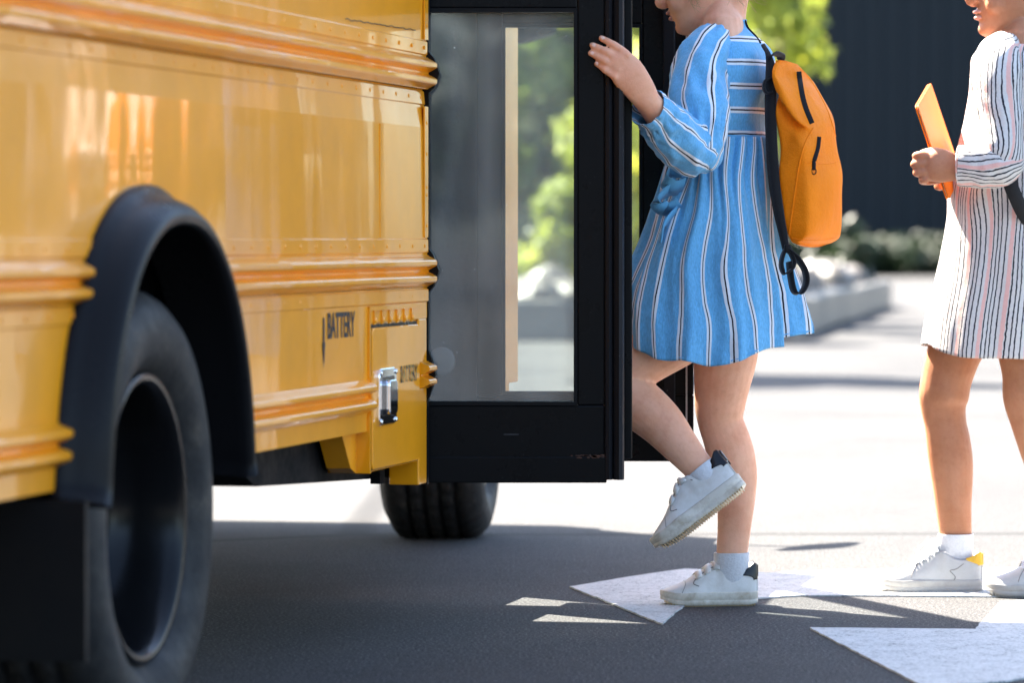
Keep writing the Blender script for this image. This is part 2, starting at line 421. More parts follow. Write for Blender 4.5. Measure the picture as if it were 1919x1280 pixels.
# ------------------------------------------------------------------ the setting
g = MB(); GR = []
xs = [-400, -60, -20, -6, -3, 0, 3, 6, 20, 60, 400]; ys = [-300, -60, -10, 4, 8, 12, 20, 40, 90, 200, 700]
for y in ys:
    for x in xs: GR.append((x, y, 0))
nx = len(xs)
ground = mk('ground', GR, [(j*nx+i, j*nx+i+1, (j+1)*nx+i+1, (j+1)*nx+i) for j in range(len(ys)-1) for i in range(nx-1)], ASPH, smooth=False)
tag(ground, 'grey asphalt of the yard, sunlit beyond the bus shadow', kind='structure')
def marking(name, px, label):
    pts = [G(*p) for p in px]
    # subdivide the outline and make it slightly ragged, as rolled paint is
    out = []
    for a, b in zip(pts, pts[1:] + pts[:1]):
        n = max(2, int((b-a).length / .03))
        for k in range(n):
            q = a.lerp(b, k/n); q = q + Vector((noise.noise(q*25)*.004, noise.noise(q*25 + Vector((9, 3, 1)))*.005, 0)); q.z = .004
            out.append(q)
    bm = bmesh.new(); vs = [bm.verts.new(p) for p in out]; bm.faces.new(vs); bmesh.ops.triangulate(bm, faces=bm.faces)
    lo = [bm.verts.new((p.x, p.y, .0006)) for p in out]
    for i in range(len(vs)): bm.faces.new((vs[i], lo[i], lo[(i+1) % len(vs)], vs[(i+1) % len(vs)]))
    bmesh.ops.recalc_face_normals(bm, faces=bm.faces)
    me = bpy.data.meshes.new(name); bm.to_mesh(me); bm.free()
    o = link(name, me, RP, None, False); tag(o, label, kind='structure')
    if sum(p.normal.z for p in me.polygons) < 0: me.flip_normals()
    return o
marking('road_marking', [(1068, 1103), (1180, 1084), (1284, 1069), (1440, 1077), (1560, 1072), (1760, 1069), (2300, 1066), (2300, 1124), (1880, 1121), (1640, 1119), (1500, 1119), (1420, 1124), (1296, 1130), (1270, 1147), (1241, 1173)], 'white painted arrow on the asphalt under the children')
marking('road_marking', [(1516, 1180), (1828, 1183), (1836, 1172), (1876, 1130), (1990, 1127), (2300, 1128), (2300, 1245), (1985, 1262), (1885, 1281), (1730, 1290)], 'white painted arrowhead in the bottom right corner')

# ------------------------------------------------------------------ the bus
TH = math.atan(1640/FPX); Fv = Vector((math.sin(TH), math.cos(TH), 0)); Rv = Vector((math.cos(TH), -math.sin(TH), 0))
CB = -1.83; S0 = 7.898099
BO = Rv*CB + Fv*S0                                   # rear edge of the door opening on the bus's right side
def B(p): return BO + Fv*p[0] + Rv*p[1] + Vector((0, 0, p[2]))   # p = (along the bus, outwards, up)
bus = thing('school_bus', 'yellow school bus with its folding door open', 'bus', BO, math.atan2(Fv.y, Fv.x))
def bb(name, mb, material, parent=None, smooth=False): return mb.build(name, material, parent or bus, smooth, xf=B)
AC, AHW, AZ0, AH, APW = -1.885, .402, .33, .485, 2.2   # wheel-arch outline
def archz(s):
    x = abs(s-AC)/AHW
    return -1 if x >= 1 else AZ0 + AH*(1-x**APW)**(1/APW)
def cols(s0, s1):
    r = list(np.arange(s0, s1, .05)) + [s1]
    r += [AC + AHW*math.cos(a)*.9999 for a in np.linspace(0, math.pi, 40)]
    r += [AC-AHW, AC+AHW]
    return sorted(set(round(float(x), 5) for x in r if s0-1e-6 <= x <= s1+1e-6))
def panel(name, s0, s1, z0, z1, tz=lambda s, z: 0.0, nz=1, material=YEL, thick=.004, cut=True):
    mb = MB(); cs = cols(s0, s1) if cut else [s0, s1]; v = []; f = []
    lows = []
    for s in cs:
        lo = max(z0, archz(s)) if cut else z0
        lows.append(min(lo, z1))
        for k in range(nz+1):
            z = lerp(min(lo, z1), z1, k/nz); v.append((s, tz(s, z), z))
    m = nz+1
    for i in range(len(cs)-1):
        if lows[i] >= z1-1e-6 and lows[i+1] >= z1-1e-6: continue
        for k in range(nz): f.append((i*m+k, (i+1)*m+k, (i+1)*m+k+1, i*m+k+1))
    n = len(v)                                           # end caps give the sheet its thickness at the door edge
    mb.add(v, f)
    e = [(s1, tz(s1, z0) , z0), (s1, tz(s1, z1), z1), (s1, -.03, z1), (s1, -.03, z0)]
    mb.add(e, [(0, 1, 2, 3)][::-1])
    return bb(name, mb, material)
SR = -4.1
def dent(s, z): return .0016*math.sin(s*2.1+z*4) + .0012*noise.noise(Vector((s*2.2, z*3, 4.2)))
panel('side_panel', SR, 0, 1.118, 1.33, lambda s, z: dent(s, z), 4)
def midt(s, z):                                           # strip above the crease leans in, shaped to give it a darker reflection
    b = dent(s, z)
    return b + (-(z-.981)*.10 if z > .981 else 0)
o = panel('side_panel', SR, 0, .732, .981, midt, 5)
panel('side_panel', SR, 0, .981, 1.056, midt, 3)
panel('side_panel', SR, -.487, .44, .67, lambda s, z: dent(s, z), 4)
panel('side_panel', -.487, 0, .61, .67, lambda s, z: 0.0, 1, cut=False)
panel('skirt', SR, -.487, .411, .447, lambda s, z: -.0, 1)
def rail(prof, s0, s1, parts=True):
    """pressed double-ridge rub rail; prof rows (z, t)"""
    segs = []
    zlo = prof[-1][0]
    cut = [s for s in np.arange(AC-AHW-.02, AC+AHW+.02, .002) if archz(s) > zlo]
    if cut and s0 < cut[0] < s1: segs = [(s0, cut[0]-.004), (cut[-1]+.004, s1)]
    else: segs = [(s0, s1)]
    for a, b in segs:
        mb = MB(); n = len(prof); ss = list(np.linspace(a, b, max(2, int((b-a)/.08)))); v = []
        for s in ss:
            for z, t in prof: v.append((s, t + .0008*noise.noise(Vector((s*6, z*9, 0))), z))
        f = [(i*n+k, i*n+k+1, (i+1)*n+k+1, (i+1)*n+k) for i in range(len(ss)-1) for k in range(n-1)]
        mb.add(v, f)
        for s, flip in ((ss[0], 0), (ss[-1], 1)):
            c = [(s, t, z) for z, t in prof] + [(s, -.02, prof[-1][0]), (s, -.02, prof[0][0])]
            idx = tuple(range(len(c))); mb.add(c, [idx if flip else idx[::-1]])
        bb('rub_rail', mb, YEL)
def ridges(zc, hh, depth, gap):
    """profile of two rounded ridges around zc"""
    pr = [(zc+hh, .0015)]
    for c in (zc+hh/2, zc-hh/2):
        w = hh*.47
        pr += [(c+w*.95, .003), (c+w*.40, depth*.90), (c+w*.22, depth), (c-w*.22, depth), (c-w*.40, depth*.90), (c-w*.95, .003)]
    return pr + [(zc-hh, .0015)]
rail(ridges(1.087, .031, .020, 0), SR, 0.002)
rail(ridges(.702, .031, .020, 0), SR, 0.002)
rail(ridges(.475, .031, .020, 0), SR, -.487)
rail(ridges(.500, .026, .020, 0), -.062, 0.002)
# riveted lap strips
def strip(s0, s1, z0, z1, rivets=True, step=.105):
    pr = [(z1, .0004), (z1-.002, .0025), (z0+.002, .0025), (z0, .0004)]
    segs = [(s0, s1)]
    cut = [s for s in np.arange(AC-AHW-.02, AC+AHW+.02, .002) if archz(s) > z0]
    if cut and s0 < cut[0] < s1: segs = [(s0, cut[0]), (cut[-1], s1)]
    for a, b in segs:
        mb = MB(); nn = max(2, int((b-a)/.1)); ss = np.linspace(a, b, nn); v = []
        for s in ss:
            for z, t in pr: v.append((s, t + (midt(s, z) if z > .7 and z < 1.06 else dent(s, z)), z))
        mb.add(v, [(i*4+k, i*4+k+1, i*4+5+k, i*4+4+k) for i in range(nn-1) for k in range(3)])
        st = bb('lap_strip', mb, YEL)
        if rivets:
            r = MB(); s = b-.03
            while s > a+.01:
                zc = (z0+z1)/2; r.ell((s, .0025 + (midt(s, zc) if .7 < zc < 1.06 else 0), zc), (.0042, .0020, .0042), n=10, m=6); s -= step
            tag(bb('rivet_row', r, YEL, st, True), kind='stuff')
strip(SR, -.001, 1.025, 1.053); strip(SR, -.001, .737, .765); strip(SR, -.001, .642, .668); strip(SR, -.001, 1.122, 1.150)
# upright edge trim at the door opening with its own rivets
bb('edge_trim', MB().box((-.030, 0, 1.152), (-.001, .003, 1.33)), YEL); tr = bb('edge_trim', MB().box((-.030, 0, .767), (-.001, .003, 1.022)), YEL)
r = MB()
for z in (.79, .85, .865, .93, .99, 1.18, 1.25): r.ell((-.014, .003, z), (.004, .002, .004), n=10, m=6)
tag(bb('rivet_row', r, YEL, tr, True), kind='stuff')
# a vertical panel seam
bb('seam_strip', MB().box((-.392, .0, .767), (-.389, .0022, .979)), YEL)
# black rubber weatherstrip following the body edge
ws = MB()
pf = [(.286, .006), (.45, .006), (.47, .014), (.50, .022), (.53, .014), (.55, .007), (.66, .008), (.672, .018), (.702, .029), (.732, .018), (.745, .009), (1.05, .009), (1.06, .020), (1.087, .030), (1.115, .020), (1.13, .008), (1.33, .008)]
v = []
for z, t in pf: v += [(.004, t-.006, z), (.016, t-.006, z), (.016, -.03, z), (.004, -.03, z)]
ws.add(v, [(i*4+j, i*4+(j+1) % 4, i*4+4+(j+1) % 4, i*4+4+j) for i in range(len(pf)-1) for j in range(4)] + [(3, 2, 1, 0)])
bb('weatherstrip', ws, RUB)
# battery compartment
bx = MB().box((-.480, -.30, .334), (-.070, -.006, .612)); bat = bb('battery_box', bx, YEL)
def rrect(s0, s1, z0, z1, r, n=5):
    pts = []
    for cx, cz, a0 in ((s1-r, z1-r, 0), (s0+r, z1-r, 90), (s0+r, z0+r, 180), (s1-r, z0+r, 270)):
        for k in range(n+1):
            a = math.radians(a0 + 90*k/n); pts.append((cx+r*math.cos(a), 0, cz+r*math.sin(a)))
    return pts
def plate(name, s0, s1, z0, z1, t0, t1, r, material, parent):
    pl = rrect(s0, s1, z0, z1, r); b = .002
    n = len(pl); cxm = (s0+s1)/2; czm = (z0+z1)/2
    mb = MB(); v = [(p[0], t0, p[2]) for p in pl] + [(p[0], t1-b, p[2]) for p in pl] + [(cxm+(p[0]-cxm)*(1-2*b/(s1-s0)), t1, czm+(p[2]-czm)*(1-2*b/(z1-z0))) for p in pl]
    mb.add(v, [(i+k*n, (i+1) % n+k*n, (i+1) % n+n+k*n, i+n+k*n) for k in range(2) for i in range(n)] + [tuple(range(2*n, 3*n))])
    return bb(name, mb, material, parent)
bb('gap_shade_plate', MB().box((-.472, -.006, .336), (-.073, -.003, .606)), BLK, bat)  # black plate stands in for the shade in the gap round the door
dr = plate('battery_door', -.457, -.078, .338, .600, -.004, .004, .012, YEL, bat)
r = MB()
for k in range(6): r.box((-.44 + k*.06, -.001, .606), (-.43 + k*.06, .003, .634))
for k in range(6): r.ell((-.435 + k*.06, .003, .614), (.006, .004, .006), n=10, m=6)
tag(bb('hinge', r, YEL, bat), kind='stuff')
bb('box_flange', MB().box((-.489, -.02, .334), (-.481, .006, .64)).box((-.489, -.02, .632), (-.07, .005, .640)), YEL, bat)
# chrome paddle latch
lt = plate('latch', -.428, -.292, .418, .524, .004, .010, .016, CHROME, bat)
plate('latch_shade_plate', -.412, -.308, .432, .510, .010, .0104, .008, mat('latch_shade', (.10, .10, .11), .25, 1), lt)  # flat dark plate paints in the shade of a recess behind the paddle
plate('latch_paddle', -.392, -.328, .438, .502, .0104, .021, .010, CHROME, lt)
r = MB()
for s in (-.418, -.302):
    for z in (.516, .426): bb('latch_screw', MB().ell((s, .010, z), (.007, .004, .005), n=10, m=6), CHROME, lt, True)
# front foot of the body beside the door, and the rear gusset of the battery box
bb('corner_post', MB().box((-.068, -.06, .288), (-.001, .0, .610), .003), YEL)
gs = MB().prism([(-.489, 0, .334), (-.489, 0, .446), (-.60, 0, .446), (-.60, 0, .415), (-.53, 0, .345)], (0, -.065, 0), (0, -.02, 0))
bb('gusset', gs, YEL)
bb('rail_end_cap', ribbon([Vector((-.487+.002, .004, z)) for z in (.51, .49, .475, .46, .44)], Vector((1, 0, 0)), .006, .01), YEL)
# lettering
def text(body, s0, s1, z0, z1, t, material, name):
    cu = bpy.data.curves.new('tmp', 'FONT'); cu.body = body; cu.extrude = 0.0; cu.offset = .02
    ob = bpy.data.objects.new('tmp', cu); C.objects.link(ob)
    dg = bpy.context.evaluated_depsgraph_get(); dg.update(); me = bpy.data.meshes.new_from_object(ob.evaluated_get(dg))
    bpy.data.objects.remove(ob); co = [v.co.copy() for v in me.vertices]
    x0 = min(c.x for c in co); x1 = max(c.x for c in co); y0 = min(c.y for c in co); y1 = max(c.y for c in co)
    for v, c in zip(me.vertices, co):
        v.co = B((s0 + (c.x-x0)/(x1-x0)*(s1-s0), t, z0 + (c.y-y0)/(y1-y0)*(z1-z0)))
    me.materials.clear(); return link(name, me, material, bus, False)
text('BATTERY', -.785, -.588, .588, .634, .0030, LETTER, 'lettering')
text('BATTERY', -.240, -.100, .492, .524, .0052, LETTER2, 'lettering')
bb('arrow_mark', MB().add([(-.818, .0030, .626), (-.808, .0030, .626), (-.808, .0030, .582), (-.803, .0030, .582), (-.813, .0030, .536), (-.823, .0030, .582), (-.818, .0030, .582)], [(0, 1, 2, 3, 4, 5, 6)][::-1]), LETTER)
# the long scratch above the upper rail
pts = [(lerp(-.66, -.11, k/40), .0032, lerp(1.159, 1.166, k/40) + .0035*noise.noise(Vector((k*.45, 0, 0)))) for k in range(41)]
bb('scratch', ribbon([Vector(p) for p in pts], Vector((0, 0, 1)), .0016, .0004), LETTER)
# wheel arch flare
def arch_path(n=60):
    pts = []
    for k in range(n+1):
        a = math.pi*k/n; c, s = math.cos(a), math.sin(a)
        x = AC + AHW*math.copysign(abs(c)**(2/APW), c); z = AZ0 + AH*abs(s)**(2/APW); pts.append((x, z))
    return pts
ap = arch_path(); ap = [(ap[0][0]+.004, .395)] + [(x, max(z, .40)) for x, z in ap if z > .405] + [(ap[-1][0]-.004, .392)]
sec = [(.030, -.004), (.032, .006), (.022, .014), (.014, .030), (.006, .050), (-.006, .064), (-.018, .070), (-.028, .065), (-.030, .055), (-.026, .040), (-.022, .0), (-.022, -.05)]
v = []; n = len(sec)
for i, (x, z) in enumerate(ap):
    a = ap[max(i-1, 0)]; b = ap[min(i+1, len(ap)-1)]; t = Vector((b[0]-a[0], b[1]-a[1])); t.normalize(); nn = Vector((t.y, -t.x))
    if nn.dot(Vector((x-AC, z-.33))) < 0: nn = -nn
    for o_, t_ in sec: v.append((x + nn.x*o_, t_, z + nn.y*o_))
mb = MB().add(v, [(i*n+k, i*n+k+1, (i+1)*n+k+1, (i+1)*n+k) for i in range(len(ap)-1) for k in range(n-1)] + [tuple(range(n)), tuple(range((len(ap)-1)*n, len(ap)*n))[::-1]])
fl = bb('wheel_arch_flare', mb, FLARE, None, True)
# wheel house (dark liner)
wh = []
for i, (x, z) in enumerate(ap):
    wh += [(AC+(x-AC)*1.0, -.02, z-.004), (AC+(x-AC)*1.0, -.75, z-.004)]
mb = MB().add(wh, [(i*2, i*2+1, i*2+3, i*2+2) for i in range(len(ap)-1)])
mb.add([(AC-AHW, -.75, .40), (AC+AHW, -.75, .40), (AC+AHW, -.75, .86), (AC-AHW, -.75, .86)], [(0, 1, 2, 3)])
bb('wheel_house', mb, UND)
bb('mud_flap', MB().box((AC-AHW-.075, -.66, .176), (AC-AHW-.060, .060, .40)), RUB)
# wheels
def wheel(sc, tc, zc, dual, steer=0):
    R0 = .349; prof = [(.214, -.012), (.228, .006), (.250, .024), (.285, .030), (.315, .022), (.334, .006), (R0-.004, -.012)]
    grooves = [-.045, -.085, -.125, -.165]
    tread = []
    tt = -.014
    for gq in grooves: tread += [(R0, gq+.013), (R0-.010, gq+.010), (R0-.010, gq+.001), (R0, gq-.002)]
    prof2 = prof + tread + [(R0-.004, -.200), (.33, -.215), (.29, -.236), (.24, -.226), (.214, -.20)]
    def lathe(pr, nseg, name, material, parent, wob=None):
        v = []
        for i in range(nseg):
            a = 2*math.pi*i/nseg
            for k, (r, t) in enumerate(pr):
                rr = r
                if wob: rr = wob(r, t, i)
                v.append((sc + rr*math.cos(a), tc+t, zc + rr*math.sin(a)))
        m = len(pr); f = [(i*m+k, i*m+k+1, ((i+1) % nseg)*m+k+1, ((i+1) % nseg)*m+k) for i in range(nseg) for k in range(m-1)]
        if steer:
            q = Matrix.Rotation(steer, 3, 'Z'); v = [Vector((sc, tc-.1, zc)) + q @ (Vector(p)-Vector((sc, tc-.1, zc))) for p in v]
        return bb(name, MB().add(v, f), material, parent, True)
    e = bpy.data.objects.new('wheel', None); C.objects.link(e); e.location = B((sc, tc, zc)); setp(e, bus)
    e.matrix_parent_inverse = wm(bus).inverted()
    def blocks(r, t, i):
        if r > R0-.006 and t < .0 and t > -.205:
            ph = (i + int((t*100) % 7)) % 4
            return r - (.007 if ph == 0 else 0)
        return r
    lathe(prof2, 168, 'tyre', TYRE, e, blocks)
    rp = [(.218, -.004), (.222, .004), (.216, .009), (.206, .006), (.200, -.006), (.196, -.02), (.188, -.06), (.180, -.12), (.150, -.135), (.118, -.140), (.112, -.128), (.085, -.128), (.080, -.08), (.065, -.07), (.0, -.066)] if dual else \
         [(.218, -.004), (.222, .004), (.216, .009), (.204, .0), (.195, -.02), (.180, -.03), (.150, -.010), (.110, .004), (.085, .006), (.078, .04), (.05, .05), (.0, .052)]
    lathe(rp, 72, 'rim', RIM, e)
    for k in range(8 if tc > -.5 and tc != -.300 else 0):
        a = 2*math.pi*k/8; nut = MB(); nut.ell((sc+.098*math.cos(a), tc+(-.128 if dual else .008), zc+.098*math.sin(a)), (.011, .014, .011), n=8, m=6)
        bb('lug_nut', nut, RIM, e)
    return e
RIM = m_black('rim_black_gloss', .006, .2, False)
TYRE.node_tree.nodes['Principled BSDF'].inputs['Specular IOR Level'].default_value = .35; RIM.node_tree.nodes['Principled BSDF'].inputs['Specular IOR Level'].default_value = .25
n_ = N(TYRE); co_ = n_.coord('Object'); gr_ = n_.noise(co_, 16, 6, .75)
n_.link(n_.ramp(gr_, [(.40, (.014, .014, .015)), (.60, (.028, .026, .024)), (.74, (.080, .066, .052))]), n_.b.inputs['Base Color']); n_.bump(n_.noise(co_, 55, 4, .7), .5, .006)
wheel(-1.872, -.008, .343, True)
if True:   # inner twin tyre of the dual pair
    wheel(-1.872, -.300, .343, True)
wheel(2.50, -.440, .343, False, math.radians(-7))
# underside
for t in (-.80, -1.7): bb('chassis_rail', MB().box((-3.9, t, .40), (3.0, t+.1, .55)), UND)
st = MB().prism([(-1.30, 0, .46), (-.05, 0, .46), (-.05, 0, .300), (-.98, 0, .338), (-1.20, 0, .405)], (0, -.32, 0), (0, -.075, 0))
bb('frame_outrigger', st, UND)
bb('mounting_bracket', MB().box((-.16, -.074, .295), (-.12, -.055, .34)), UND)
bb('axle', MB().tube([(-1.872, -2.0, .343), (-1.872, -1.3, .343), (-1.872, -1.15, .343), (-1.872, -1.0, .343), (-1.872, -.3, .343)], [.06, .08, .17, .08, .06], 12, 4), UND)
bb('axle', MB().tube([(2.5, -1.7, .30), (2.5, -.7, .30)], [.04, .04], 12, 2), UND)
wheel(-1.872, -2.13, .343, True); wheel(2.50, -1.72, .343, False)
# body shell: floor, far side, roof, ends, window pillars
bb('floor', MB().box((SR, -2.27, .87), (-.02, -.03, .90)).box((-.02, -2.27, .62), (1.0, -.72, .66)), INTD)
def window_side(t, s0, s1, name):
    w = MB()
    w.box((s0, t-.02, .62 if t < -1 else 1.33), (s1, t+.02, 1.36)); w.box((s0, t-.02, 2.02), (s1, t+.02, 2.22))
    k = s0
    while k < s1: w.box((k, t-.018, 1.36), (k+.09, t+.018, 2.02)); k += .72
    w.box((s1-.06, t-.018, 1.36), (s1, t+.018, 2.02))
    bb(name, w, YEL); 
    k = s0
    while k < s1-.1:
        e = min(k+.72, s1-.06); bb('side_window', MB().box((k+.09, t-.004, 1.36), (e, t+.004, 2.02)), GLASS); k += .72
window_side(-.022, SR, -.002, 'window_band'); window_side(-2.28, SR, .95, 'far_side')
rf = []; 
for s in (SR, -2, 0, .95):
    for k in range(13):
        a = math.pi*k/12; rf.append((s, -1.15 + 1.15*math.cos(a), 2.22 + .33*math.sin(a)**.8))
bb('roof', MB().add(rf, [(i*13+k, i*13+k+1, (i+1)*13+k+1, (i+1)*13+k) for i in range(3) for k in range(12)]), YEL, None, True)
bb('rear_wall', MB().box((SR-.02, -2.28, .45), (SR, -.02, 2.22)).prism([(SR, rf[k][1], rf[k][2]) for k in range(13)], (-.02, 0, 0), (0, 0, 0)), YEL)
bb('front_bulkhead', MB().prism([(.95, rf[k][1], rf[k][2]) for k in range(13)], (0, 0, 0), (.03, 0, 0)).box((.93, -2.27, .62), (.95, -1.9, 2.2)), YEL)
# stair well behind the door
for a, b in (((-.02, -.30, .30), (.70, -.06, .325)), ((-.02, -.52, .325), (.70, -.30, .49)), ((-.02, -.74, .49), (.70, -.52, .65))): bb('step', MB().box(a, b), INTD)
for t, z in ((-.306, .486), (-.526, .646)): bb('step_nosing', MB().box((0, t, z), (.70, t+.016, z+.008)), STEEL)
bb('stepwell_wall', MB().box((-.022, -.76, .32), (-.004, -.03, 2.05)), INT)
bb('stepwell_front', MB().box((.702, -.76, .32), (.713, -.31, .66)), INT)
bb('step_lamp', MB().ell((.701, -.13, .505), (.006, .030, .030), n=24, m=10), mat('frosted_lens', (.22, .22, .22), .35), None, True)
# interior seats seen dimly
for s in (-.75, -1.65, -2.6):
    for t in (-.55, -1.75):
        bb('seat', MB().box((s, t-.42, .80), (s+.38, t+.42, .95), .04).box((s-.08, t-.42, .85), (s+.02, t+.42, 1.55), .04), SEATM)
# door post, header and cab
bb('door_post', MB().box((.715, -.045, .28), (.80, -.004, 2.2), .006), YEL)
bb('post_cover', MB().box((.80, -.045, .455), (.900, -.006, 2.2), .004), YEL)
bb('sun_block_plate', MB().box((.72, -1.95, .380), (1.75, -.235, .395)), UND)  # unseen plate, added to cut back the sun slivers falling beside the door
bb('jamb_liner', MB().box((.702, -.30, .28), (.713, -.004, 2.2)), INTD)
bb('door_header', MB().box((-.001, -.06, 2.08), (.702, -.004, 2.22)), YEL)
cab = MB()
# cab sides and cowl (narrower than the body)
for t0, t1 in ((-.335, -.30), (-2.10, -2.065)): cab.prism([(1.02, 0, .42), (1.95, 0, .42), (1.95, 0, 1.22), (1.02, 0, 1.30)], (0, t0, 0), (0, t1, 0))
cab.box((1.55, -2.06, 1.05), (1.98, -.24, 1.22))
cab.add([(.900, -.02, .86), (.900, -.02, 2.2), (1.03, -.31, 2.2), (1.03, -.31, .86)], [(0, 1, 2, 3)])
bb('cab', cab, YEL)
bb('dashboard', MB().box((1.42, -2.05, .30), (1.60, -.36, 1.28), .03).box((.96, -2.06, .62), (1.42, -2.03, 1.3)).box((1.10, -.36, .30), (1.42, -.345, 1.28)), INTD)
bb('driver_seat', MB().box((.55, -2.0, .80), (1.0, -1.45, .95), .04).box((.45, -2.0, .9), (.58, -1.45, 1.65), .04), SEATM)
ho = []
for s, z, w in ((1.70, 1.27, .80), (2.3, 1.22, .74), (2.8, 1.10, .68), (3.0, .98, .62), (3.05, .6, .62)):
    for k in range(9):
        x = -1 + k/4; ho.append((s, -1.15 + w*x, z - .09*abs(x)**3 - (.0)))
hm = MB().add(ho, [(i*9+k, i*9+k+1, (i+1)*9+k+1, (i+1)*9+k) for i in range(4) for k in range(8)])
for t0, t1 in ((-.54, -.51), (-1.79, -1.76)): hm.prism([(1.7, 0, .75), (3.03, 0, .75), (3.03, 0, 1.0), (1.7, 0, 1.18)], (0, t0, 0), (0, t1, 0))
bb('hood', hm, YEL)
for t in (-.30, -2.10): bb('windscreen_pillar', MB().tube([(1.72, t-.02 if t > -1 else t+.02, 1.24), (1.20, t-.04 if t > -1 else t+.04, 2.05), (.96, t, 2.2)], [.045, .045, .05], 8, 3), YEL)
bb('windscreen', MB().add([(1.72, -.32, 1.25), (1.72, -2.08, 1.25), (1.0, -2.04, 2.2), (1.0, -.34, 2.2)], [(0, 1, 2, 3)]), GLASS)
bb('roof_cap', MB().prism([(.95, 0, 2.05), (1.16, 0, 2.05), (.95, 0, 2.50)], (0, -2.1, 0), (0, -.2, 0)), YEL)
bb('bumper', MB().box((3.05, -1.75, .40), (3.15, -.60, .62), .02), BLK)
# crossover mirror on the front corner of the hood
bb('crossover_mirror', MB().tube([(2.85, -.60, 1.05), (2.92, -.46, 1.30)], [.012, .012], 8, 2).tube([(2.80, -.50, 1.31), (2.95, -.44, 1.33), (3.10, -.38, 1.33)], [.02, .05, .02], 10, 4), BLK)
# mirror on a bracket
mr = MB().tube([(1.9, -.34, 1.2), (2.1, -.05, 1.75)], [.012, .012], 8, 2).box((2.07, -.12, 1.62), (2.12, .10, 1.95), .02)
bb('mirror', mr, BLK)

# --- door leaves (standing open, square to the bus)
def leaf(name, d, u0, u1, zb, zg, gl0, gl1, seal, vtop=2.08, lower_seam=None):
    sc = FPX/d; X = lambda u: (u-CXP)/sc
    e = bpy.data.objects.new(name, None); C.objects.link(e); e.location = (X(u0), d, zb); setp(e, bus)
    T = .032
    f = MB(); f.box((X(u0), d, zb), (X(u1), d+T, zg), .003); f.box((X(gl1), d-.001, zg-.0), (X(u1), d+T, vtop), .003)
    f.box((X(u0), d-.001, zg), (X(gl0), d+T, vtop), .003)
    f.box((X(gl0), d, 1.218), (X(gl1), d+T, 1.30), .003); f.box((X(gl0), d, vtop-.08), (X(gl1), d+T, vtop), .003)
    f.build('door_frame', BLK, e)
    MB().box((X(gl0)-.002, d+.012, zg-.004), (X(gl1)+.002, d+.017, 1.222)).build('pane', GLASS, e)
    MB().box((X(gl0)-.002, d+.012, 1.296), (X(gl1)+.002, d+.017, vtop-.07)).build('pane', GLASS, e)
    gk = MB()                                            # glazing rubber
    for a, b in (((X(gl0), d-.003, zg), (X(gl1), d+.012, zg+.008)), ((X(gl1)-.007, d-.003, zg+.008), (X(gl1), d+.012, 1.21)), ((X(gl0), d-.003, zg+.008), (X(gl0)+.007, d+.012, 1.21)), ((X(gl0), d-.003, 1.21), (X(gl1), d+.012, 1.218))): gk.box(a, b)
    gk.build('gasket', RUB, e)
    if seal:
        s0, s1 = X(u1), X(seal); w = s1-s0; v = []
        pr = [(0, .0), (.06, -.006), (.22, -.010), (.36, -.004), (.42, .004), (.50, -.006), (.72, -.016), (.90, -.012), (1.0, .004), (1.0, T+.004), (0, T)]
        n = len(pr)
        for z in (zb+.006, zb+.5, 1.2, vtop): v += [(s0+a*w, d+b, z) for a, b in pr]
        MB().add(v, [(i*n+k, i*n+(k+1) % n, (i+1)*n+(k+1) % n, (i+1)*n+k) for i in range(3) for k in range(n)] + [tuple(range(n))]).build('edge_seal', SEAL, e)
    return e
l1 = leaf('door_leaf', 8.17, 757, 1133, .2852, .4370, 776, 1082, 1170)
d = 8.17; sc = FPX/d; X = lambda u: (u-CXP)/sc
MB().box((X(765), d-.004, .2850), (X(1137), d+.0, .3365), .002).build('kick_strip', BLK, l1)
MB().box((X(944), d-.0012, .3785), (X(972), d+.001, .3815)).build('slot', LETTER, l1)
rust = m_leather('rust', (.10, .032, .014), (.02, .012, .01))
rr_ = MB()
for k in range(26):
    uu = random.gauss(1105, 14); zz = .337 + random.uniform(-.004, .002)
    rr_.box((X(uu), d-.0048, zz), (X(uu)+random.uniform(.003, .012), d-.003, zz+random.uniform(.001, .0035)))
tag(rr_.build('rust_patch', rust, l1), kind='stuff')
MB().box((X(1170), 8.215, .33), (X(1186), 8.25, 2.06), .003).build('folding_arm', BLK, l1)
l2 = leaf('door_leaf', 8.765, 893, 1300, .295, .435, 941, 1204, 0)
d2 = 8.765; sc2 = FPX/d2; X2 = lambda u: (u-CXP)/sc2
MB().box((X2(1242), d2-.010, .30), (X2(1265), d2-.001, 2.05), .003).build('edge_seal', SEAL, l2)
MB().box((X2(1285), d2-.004, .30), (X2(1288), d2-.001, 2.05)).build('trim_bead', STEEL, l2)
MB().ell((X2(1218), d2-.002, CAMH-(683-HZP)/sc2), (.007, .004, .007), n=12, m=6).build('bolt', BLK, l2)

